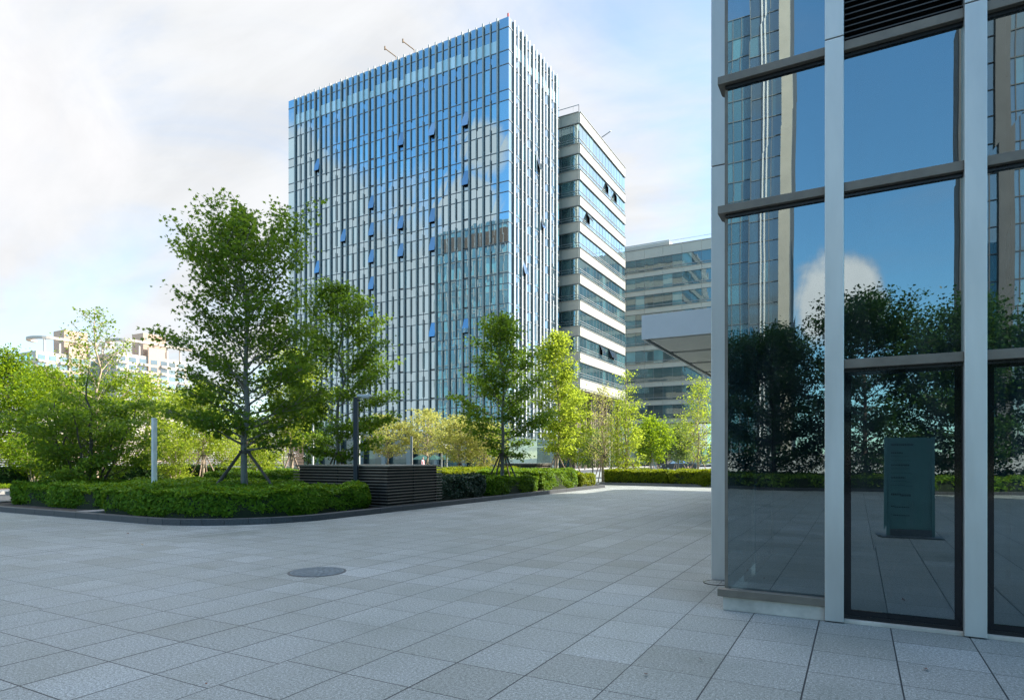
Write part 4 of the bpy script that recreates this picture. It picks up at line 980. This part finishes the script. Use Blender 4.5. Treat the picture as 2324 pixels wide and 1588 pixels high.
ptree('grey green bushy tree behind the nearly bare tree', 1345, 54, 985, 'grey', 0.19, 2600, [(0.25, 1.2), (0.5, 1.9), (0.8, 1.4), (1, 0.5)], r0=0.06, nprim=28, group=G2, seed=22, sigma=0.3, flat=0.8)
ptree('spreading multi-stemmed tree with dark stems in the left hedge', 205, 22.5, 838, 'maple', 0.115, 11500,
      [(0.14, 1.9), (0.32, 2.5), (0.55, 2.2), (0.8, 1.6), (1, 0.8)], r0=0.075, z0=0.1, nprim=48, elev=(16, 40), group='left trees', seed=30, bark='bark_dark', stems=7, spread=1.7, flat=0.22, sigma=0.23, shape='oval', dens=1.15)
ptree('tall thin topped sparse tree standing behind the multi-stemmed tree', 217, 29, 700, 'bright', 0.12, 4800,
      [(0.22, 1.8), (0.42, 2.1), (0.6, 1.95), (0.7, 1.5), (0.8, 1.0), (0.9, 0.6), (1, 0.15)], r0=0.10, nprim=36, elev=(26, 50), stakes=4, stake_mat='stake_tan', group='left trees', seed=31, bark='bark_tan', sigma=0.2, thin=0.8)
ptree('dense bright green tree cut by the left edge of the picture', 22, 36, 800, 'bright', 0.17, 7500,
      [(0.2, 1.8), (0.4, 2.7), (0.65, 2.4), (0.88, 1.5), (1, 0.6)], r0=0.1, nprim=44, elev=(8, 60), group='left trees', seed=32, bark='bark_dark', sigma=0.32, flat=0.7)
ptree('bright green rounded tree between the edge tree and the sparse tree', 118, 41, 838, 'bright', 0.18, 6000,
      [(0.2, 1.8), (0.4, 2.6), (0.65, 2.4), (0.9, 1.3), (1, 0.5)], r0=0.1, nprim=40, elev=(8, 60), group='left trees', seed=33, sigma=0.32, flat=0.7)
ptree('small shrubby tree with thin stems beside the road', 78, 33, 985, 'bright', 0.12, 2600,
      [(0.25, 0.9), (0.5, 1.4), (0.8, 1.1), (1, 0.5)], r0=0.045, nprim=30, elev=(20, 50), group='left trees', seed=34, stems=4, spread=0.8, bark='bark_tan')
ptree('sunlit leafy tree behind the white square post', 330, 40, 858, 'lime', 0.17, 5200,
      [(0.15, 1.8), (0.4, 2.5), (0.7, 2.0), (1, 0.6)], r0=0.08, nprim=38, elev=(10, 55), group='left trees', seed=35, sigma=0.3, flat=0.6)
ptree('sunlit tree with pale trunk and stakes left of the big maple trunk', 462, 38, 865, 'lime', 0.16, 3600,
      [(0.3, 1.2), (0.45, 1.9), (0.7, 1.7), (1, 0.6)], r0=0.09, nprim=34, elev=(10, 50), stakes=4, stake_mat='stake_tan', group='left trees', seed=36, bark='bark_tan')
ptree('sunlit tree with pale trunk and stakes right of the big maple trunk', 662, 33.5, 800, 'lime', 0.15, 4600,
      [(0.3, 1.2), (0.42, 1.9), (0.7, 1.6), (1, 0.5)], r0=0.105, nprim=36, elev=(10, 55), stakes=4, stake_mat='stake_tan', group='left trees', seed=37, bark='bark_tan')
ptree('sunlit yellow bush left of the big maple trunk', 398, 36, 985, 'lime', 0.12, 2600, [(0.08, 0.8), (0.45, 1.25), (0.8, 1.0), (1, 0.5)], r0=0.04, nprim=30, elev=(25, 55), name='bush', cat='bush', group='sunlit bushes', seed=40, stems=5, spread=0.8, bark='bark_tan')
ptree('sunlit yellow bush between the maple stake and the pale trunk', 602, 36, 992, 'lime', 0.12, 2800, [(0.08, 0.8), (0.45, 1.2), (0.8, 1.0), (1, 0.5)], r0=0.04, nprim=30, elev=(25, 55), name='bush', cat='bush', group='sunlit bushes', seed=41, stems=5, spread=0.8, bark='bark_tan')
ptree('sunlit bush behind the big maple trunk', 520, 42, 985, 'lime', 0.13, 2600, [(0.08, 0.9), (0.45, 1.5), (0.8, 1.2), (1, 0.5)], r0=0.04, nprim=30, elev=(25, 55), name='bush', cat='bush', group='sunlit bushes', seed=42, stems=4, spread=0.9, bark='bark_tan')
ptree('cream leaved flat topped tree nearest the dark lamp post', 879, 45, 945, 'cream', 0.15, 3600,
      [(0.34, 1.6), (0.5, 2.2), (0.75, 1.9), (1, 1.1)], r0=0.075, nprim=34, elev=(14, 40), group=G3, seed=50, bark='bark_tan', flat=0.2, dens=1.1, sigma=0.22, stakes=3, stake_mat='stake_tan', stake_h=1.2)
ptree('cream leaved flat topped tree left of the lantern poles', 970, 46, 930, 'cream', 0.15, 4200,
      [(0.32, 1.8), (0.5, 2.4), (0.75, 2.1), (1, 1.2)], r0=0.08, nprim=36, elev=(14, 42), group=G3, seed=51, bark='bark_tan', flat=0.2, dens=1.1, sigma=0.22, stakes=3, stake_mat='stake_tan', stake_h=1.2)
ptree('cream leaved tree with orange tinge right of the lantern poles', 1043, 43, 948, 'cream', 0.15, 3400,
      [(0.28, 1.4), (0.5, 2.0), (0.75, 1.7), (1, 0.9)], r0=0.085, nprim=34, elev=(14, 42), group=G3, seed=52, bark='bark_tan', flat=0.35, stakes=3, stake_mat='stake_tan', stake_h=1.2)
ptree('cream leaved small tree half hidden behind the shaded maple', 1100, 42, 960, 'cream', 0.14, 2400, [(0.2, 1.2), (0.5, 1.7), (0.8, 1.3), (1, 0.7)], r0=0.07, nprim=30, elev=(20, 45), group=G3, seed=53, bark='bark_tan', flat=0.4)
ptree('dark green tree under the tower left of the second maple', 700, 58, 950, 'ivy', 0.2, 3600, [(0.2, 1.6), (0.5, 2.4), (0.8, 1.8), (1, 0.8)], r0=0.08, nprim=30, group='left trees', seed=54, bark='bark_dark', sigma=0.32)
ptree('dark green tree under the tower behind the big maple', 560, 62, 945, 'maple', 0.22, 3600, [(0.15, 2.0), (0.5, 3.0), (0.8, 2.2), (1, 0.9)], r0=0.09, nprim=30, group='left trees', seed=55, bark='bark_dark', sigma=0.34)
ptree('mid green tree far behind the white post', 430, 66, 905, 'bright', 0.24, 3600, [(0.15, 2.4), (0.5, 3.6), (0.8, 2.6), (1, 0.9)], r0=0.1, nprim=32, group='left trees', seed=56, sigma=0.4)
# row of dark trees across the plaza, mirrored in the near building
for i, (x, y, h, lab) in enumerate(((-13.5, -24.0, 8.4, 'dark leafy tree mirrored at the far left of the shop glass'), (-8.6, -23.4, 9.3, 'broad dark tree mirrored in the first tall pane'), (-4.2, -24.4, 8.9, 'dark tree mirrored behind the second grey column'),
        (0.4, -23.2, 9.9, 'tallest dark tree mirrored above the glass door'), (5.0, -24.2, 9.4, 'dark tree mirrored right of the directory sign'), (10.0, -23.6, 9.6, 'dark tree mirrored at the right end of the shop glass'))):
    tree(lab, x, y, h, 0.13, [(0.07, 2.2), (0.25, 3.3), (0.6, 3.0), (0.85, 1.9), (1, 0.7)], 'ivy', 0.17, 17000, z0=0.1, nprim=46, elev=(8, 58), group='mirrored trees across the plaza', seed=60 + i, sigma=0.34, flat=0.6, bark='bark_dark', stakes=0)

# far wooded edge beyond the plaza to the right of the office blocks
_r = np.random.default_rng(77); _n = 16000
_x = _r.uniform(-14, 48, _n); _h = 5.5 + 2.0 * np.sin(_x * 0.7) + 1.2 * np.sin(_x * 1.9 + 1)
_c = np.stack([_x, _r.normal(104, 2.2, _n), _r.random(_n) ** 0.7 * _h], 1)
_v, _k = leaf_verts(_c, _r.normal(size=(_n, 3)) + np.array([0, -.4, .6]), 0.5, 'quad', _r)
tag(np_mesh('far_woods', _v, _k, _r.random(_n), LEAF['maple']), 'green tree belt at the far edge of the plaza', 'trees', kind='stuff')

# ------------------------------------------------------------------ parasols, car, people in the distance
def parasol(label, px, D, mat, r=1.1, h=2.0):
    p = at(px, D); root = thing('parasol', label, 'parasol', group='parasols below the tower'); root.location = (p[0], p[1], 0)
    mb = MB(); mb.tube([(0, 0, 0.05), (0, 0, h)], 0.03, 8); mb.build('pole', M['post_grey'], root)
    mb = MB(); mb.lathe(0, 0, [(0.3, 0), (0.3, 0.05), (0.05, 0.08)], 14); mb.build('base', M['post_grey'], root)
    mb = MB(); mb.lathe(0, 0, [(r, h - 0.52), (r, h - 0.5), (r * 0.5, h - 0.2), (0.03, h)], 10); mb.build('canopy', M[mat], root)
parasol('white parasol beside the pale staked trunk', 649, 60, 'parasol_white', 1.9, 2.3)
parasol('green parasol under the tower, leftmost of three', 957, 66, 'parasol_green')
parasol('green parasol under the tower, middle of three', 984, 66, 'parasol_green')
parasol('green parasol under the tower, rightmost of three', 1009, 66, 'parasol_green')
def car(label, px, D, rot):
    p = at(px, D); root = thing('parked_car', label, 'car'); root.location = (p[0], p[1], 0); root.rotation_euler = (0, 0, rot)
    side = [(-2.15, 0.3), (-2.2, 0.62), (-2.05, 0.85), (-1.3, 0.95), (-0.75, 1.38), (0.55, 1.44), (1.35, 1.0), (2.1, 0.95), (2.2, 0.6), (2.15, 0.3)]
    mb = MB()
    for i in range(len(side)):
        j = (i + 1) % len(side); a, b = side[i], side[j]; wa = 0.86 if a[1] < 1.1 else 0.66; wb = 0.86 if b[1] < 1.1 else 0.66
        mb.face([(a[0], -wa, a[1]), (b[0], -wb, b[1]), (b[0], wb, b[1]), (a[0], wa, a[1])])
    for s in (-1, 1):
        mb.face([(a[0], s * 0.86, a[1]) for a in side if a[1] < 1.1][:: -s])
        up = [(-1.3, 0.86, 0.95), (-0.75, 0.66, 1.38), (0.55, 0.66, 1.44), (1.35, 0.86, 1.0)]; mb.face([(u[0], s * u[1], u[2]) for u in up][:: -s])
    mb.build('body', M['car_paint'], root, bevel=0.04)
    for s in (-1, 1):
        mb = MB(); mb.face([(-1.1, s * 0.85, 1.0), (-0.7, s * 0.70, 1.33), (0.5, s * 0.69, 1.38), (1.1, s * 0.85, 1.03)][:: -s]); mb.build('window', M['flat_glass'], root)
        for x in (-1.35, 1.35):
            mb = MB(); mb.tube([(x, s * 0.70, 0.32), (x, s * 0.89, 0.32)], 0.32, 16); w = mb.build('wheel', M['tyre'], root)
            mb = MB(); mb.tube([(x, s * 0.891, 0.32), (x, s * 0.90, 0.32)], 0.19, 12); mb.build('rim', M['post_grey'], w)
        mb = MB(); mb.box(-2.22, -2.15, s * 0.75 - 0.15, s * 0.75 + 0.05, 0.62, 0.76); mb.build('headlight', M['lamp_lens'], root)
car('dark parked car behind the hedge near the pale half bare tree', 1535, 76, TH + 0.1)
def person(label, x, y, rot, pose, shirt):
    """one continuous skinned figure; clothes are face materials by body region"""
    root = thing('person', label, 'person'); root.location = (x, y, 0); root.rotation_euler = (0, 0, rot)
    hip = 0.93 if pose == 'stand' else 0.13
    t = hip
    V = [(0, 0, t, .13), (0, 0, t + .22, .125), (0, .02, t + .46, .15), (0, .02, t + .55, .06), (0, 0.0, t + .60, .055), (0, -.01, t + .70, .10), (0, -.01, t + .80, .07)]
    E = [(0, 1), (1, 2), (2, 3), (3, 4), (4, 5), (5, 6)]
    for s in (-1, 1):
        k = len(V)
        if pose == 'stand':
            V += [(s * .10, 0, t - .06, .09), (s * .11, -.05 * s, t - .47, .06), (s * .11, .06 * s, t - .86, .042), (s * .11, .06 * s - .14, t - .90, .035)]
            A = [(s * .20, .02, t + .46, .055), (s * .26, .03, t + .18, .042), (s * .25, -.08, t - .04, .032)]
        else:
            V += [(s * .10, -.06, t - .01, .09), (s * .16, -.36, t + .32, .062), (s * .14, -.55, t - .08, .045), (s * .14, -.68, t - .09, .035)]
            A = [(s * .20, .02, t + .46, .055), (s * .26, -.10, t + .22, .042), (s * .14, -.32, t + .34, .032)]
        E += [(0, k), (k, k + 1), (k + 1, k + 2), (k + 2, k + 3)]
        a = len(V); V += A; E += [(2, a), (a, a + 1), (a + 1, a + 2)]
        h0 = V[a + 2]
        for q in range(5):
            f = len(V); o = (q - 2) * 0.018
            V += [(h0[0] + o * 0.5, h0[1] - 0.05 + o, h0[2] - 0.06 - (0.01 if q in (1, 2, 3) else 0), .011)]; E += [(a + 2, f)]
    me = bpy.data.meshes.new('body'); me.from_pydata([v[:3] for v in V], E, []); o = bpy.data.objects.new('body', me); COL.objects.link(o); o.parent = root
    sk = o.modifiers.new('skin', 'SKIN'); o.modifiers.new('sub', 'SUBSURF').levels = 2; o.modifiers['sub'].render_levels = 2
    for i, v in enumerate(V): me.skin_vertices[0].data[i].radius = (v[3], v[3]); me.skin_vertices[0].data[i].use_root = (i == 0)
    dg = bpy.context.evaluated_depsgraph_get(); em = bpy.data.meshes.new_from_object(o.evaluated_get(dg)); o.modifiers.clear(); o.data = em
    em.materials.clear()
    for m in (M['skin'], shirt, M['trousers'], M['hair']): em.materials.append(m)
    for p in em.polygons:
        c = p.center; p.use_smooth = True
        if c.z > t + 0.58: p.material_index = 3 if (c.y > 0.02 or c.z > t + .80) else 0
        elif c.z > t + 0.06 and abs(c.x) < 0.33 and c.y > -0.2: p.material_index = 1
        elif pose == 'sit' and (c.y < -0.30 and c.z > t + .28 and abs(c.x) < .12): p.material_index = 0
        elif abs(c.x) > 0.2 and pose == 'stand': p.material_index = 0
        else: p.material_index = 2
p = at(1561, 54); person('left of two people in pale shirts sitting behind the far hedge', p[0], p[1], TH, 'sit', M['shirt_white'])
p = at(1568, 54.6); person('right of two people in pale shirts sitting behind the far hedge', p[0], p[1], TH + 0.4, 'sit', M['shirt_white'])
p = at(960, 62); person('person in a pink top walking below the glass tower', p[0], p[1], TH + 1.2, 'stand', M['shirt_pink'])

# ------------------------------------------------------------------ light, sky, camera
SUN_AZ, SUN_EL = math.atan2(0.76, 0.65), R(38)
sd = Vector((math.sin(SUN_AZ) * math.cos(SUN_EL), math.cos(SUN_AZ) * math.cos(SUN_EL), math.sin(SUN_EL)))
l = bpy.data.lights.new('sun', 'SUN'); l.energy = 4.6; l.angle = R(0.5); l.color = (1.0, 0.93, 0.82)
lo = bpy.data.objects.new('sun', l); COL.objects.link(lo); lo.rotation_euler = (-sd).to_track_quat('-Z', 'Y').to_euler()
W = bpy.data.worlds.new('World'); SC.world = W; W.use_nodes = True
t = NT(W); t.n.clear()
out = t.new('ShaderNodeOutputWorld'); bg = t.new('ShaderNodeBackground')
sky = t.new('ShaderNodeTexSky', sky_type='NISHITA'); sky.sun_disc = False; sky.sun_elevation = SUN_EL; sky.sun_rotation = SUN_AZ; sky.altitude = 50; sky.air_density = 1.0; sky.dust_density = 0.3; sky.ozone_density = 3.5
tc = t.new('ShaderNodeTexCoord').outputs['Generated']
nz = t.new('ShaderNodeVectorMath', operation='NORMALIZE'); t.link(tc, nz.inputs[0]); dv = nz.outputs[0]
sp = t.new('ShaderNodeSeparateXYZ'); t.link(dv, sp.inputs[0])
zc = t.math('ADD', t.math('MAXIMUM', sp.outputs[2], 0.0), 0.20)
cm = t.new('ShaderNodeCombineXYZ'); t.link(t.math('DIVIDE', sp.outputs[0], zc), cm.inputs[0]); t.link(t.math('DIVIDE', sp.outputs[1], zc), cm.inputs[1])
mp = t.new('ShaderNodeMapping'); mp.inputs['Rotation'].default_value = (0, 0, R(40)); mp.inputs['Scale'].default_value = (0.55, 1.25, 1.0); t.link(cm.outputs[0], mp.inputs[0])
vn = t.noise(mp.outputs[0], 0.9, 8, 0.55, 0.9)
dt = t.new('ShaderNodeVectorMath', operation='DOT_PRODUCT'); t.link(dv, dt.inputs[0]); dt.inputs[1].default_value = (-0.25, 0.97, 0.0)
front = t.maprange(dt.outputs['Value'], -0.30, 0.35, 0, 1, True)
veil = t.math('MULTIPLY', t.maprange(vn, 0.43, 0.62, 0.18, 1.0, True), front)
thin = t.math('MULTIPLY', t.maprange(vn, 0.50, 0.75, 0.0, 0.35, True), t.math('SUBTRACT', 1.0, front))
over = t.math('MULTIPLY', t.maprange(sp.outputs[2], 0.58, 0.80, 0.0, 0.9, True), t.maprange(dt.outputs['Value'], -0.45, 0.35, 0.3, 1.0, True))  # added white sky overhead, out of view, as fill for the shade
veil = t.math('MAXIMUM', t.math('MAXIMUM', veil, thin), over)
cn = t.noise(dv, 5.5, 9, 0.58, 0.35); cn2 = t.noise(dv, 1.7, 3, 0.5)
warp = t.math('SUBTRACT', cn, 0.5)
BLOBS = []
def mirror_dir(px, py): r = ray(px, py); return Vector((r[0], -r[1], r[2])).normalized()
def view_dir(px, py): return Vector(ray(px, py)).normalized()
for px, py, rr_ in ((690, 500, 0.11), (740, 590, 0.16), (820, 690, 0.17), (880, 800, 0.17), (700, 760, 0.2), (960, 900, 0.15), (1065, 470, 0.045), (660, 880, 0.2), (1100, 330, 0.04)): BLOBS.append((mirror_dir(px, py), rr_, 0.9, 0.28, 1.0))
for px, py, rr_ in ((1922, 648, 0.032), (1872, 690, 0.036), (1955, 690, 0.022), (1890, 655, 0.018)): BLOBS.append((mirror_dir(px, py), rr_, 1.7, 0.55, 1.75))
for px, py, rr_ in ((60, 250, 0.10), (180, 310, 0.07), (-60, 320, 0.13)): BLOBS.append((view_dir(px, py), rr_, 0.7, 0.8, 1.0))
mask = None
mask2 = None
for c, rr_, amp, soft, br in BLOBS:
    ds = t.new('ShaderNodeVectorMath', operation='DISTANCE'); t.link(dv, ds.inputs[0]); ds.inputs[1].default_value = c
    e = t.math('ADD', t.math('DIVIDE', ds.outputs['Value'], rr_), t.math('MULTIPLY', warp, amp * 2.4))
    k = t.maprange(e, 1 + soft * 0.5, 1 - soft, 0, 1, True)
    if br > 1: mask2 = k if mask2 is None else t.math('MAXIMUM', mask2, k)
    mask = k if mask is None else t.math('MAXIMUM', mask, k)
skyc = t.mixc(1.0, sky.outputs[0], t.mixc(front, (0.10, 0.147, 0.15), (0.135, 0.138, 0.128)), 'MULTIPLY')
CL = 0.37
vb = t.math('MULTIPLY', t.maprange(t.noise(mp.outputs[0], 2.3, 7, 0.6, 0.6), 0.32, 0.66, 0.90, 1.03, True), CL)
vc_ = t.new('ShaderNodeCombineXYZ')
for i, v in enumerate((0.982, 1.0, 1.025)): t.link(t.math('MULTIPLY', vb, v), vc_.inputs[i])
vcol = vc_.outputs[0]
c1 = t.mixc(veil, skyc, vcol)
shade = t.maprange(cn, 0.3, 0.62, 1.0, 0.86)
cc = t.new('ShaderNodeCombineXYZ')
bright = t.math('MULTIPLY', t.math('MULTIPLY', shade, t.maprange(front, 0.0, 1.0, 0.47, 0.40)), t.math('MULTIPLY_ADD', mask2, 0.7, 1.0))
for i, v in enumerate((1.03, 1.03, 1.05)): t.link(t.math('MULTIPLY', bright, v), cc.inputs[i])
c2 = t.mixc(mask, c1, cc.outputs[0])
t.link(c2, bg.inputs[0]); t.link(t.math('MULTIPLY_ADD', t.math('MULTIPLY', t.maprange(sp.outputs[2], 0.58, 0.80, 0.0, 3.3, True), t.maprange(dt.outputs['Value'], -0.45, 0.35, 0.12, 1.0, True)), 1.0, 1.0), bg.inputs[1]);  # sky boost added above the view to brighten the shaded plaza
t.link(bg.outputs[0], out.inputs[0])

cam = bpy.data.cameras.new('camera'); co = bpy.data.objects.new('camera', cam); COL.objects.link(co)
co.location = (0, 0, EYE); co.rotation_euler = (R(90), 0, TH)
cam.sensor_width = 36.0; cam.lens = 36.0 * F / 2324.0; cam.shift_y = (HY - 794.0) / 2324.0; cam.clip_start = 0.05; cam.clip_end = 6000
SC.camera = co
SC.view_settings.view_transform = 'Standard'; SC.view_settings.look = 'None'; SC.view_settings.exposure = 1.35; SC.view_settings.gamma = 1.0; SC.view_settings.use_curve_mapping = False
SC.cycles.use_denoising = True; SC.cycles.denoising_prefilter = 'NONE'
SC.cycles.max_bounces = 8; SC.cycles.diffuse_bounces = 3; SC.cycles.glossy_bounces = 4; SC.cycles.transmission_bounces = 4; SC.cycles.transparent_max_bounces = 8
SC.cycles.caustics_reflective = False; SC.cycles.caustics_refractive = False
SC.cycles.sample_clamp_indirect = 6.0
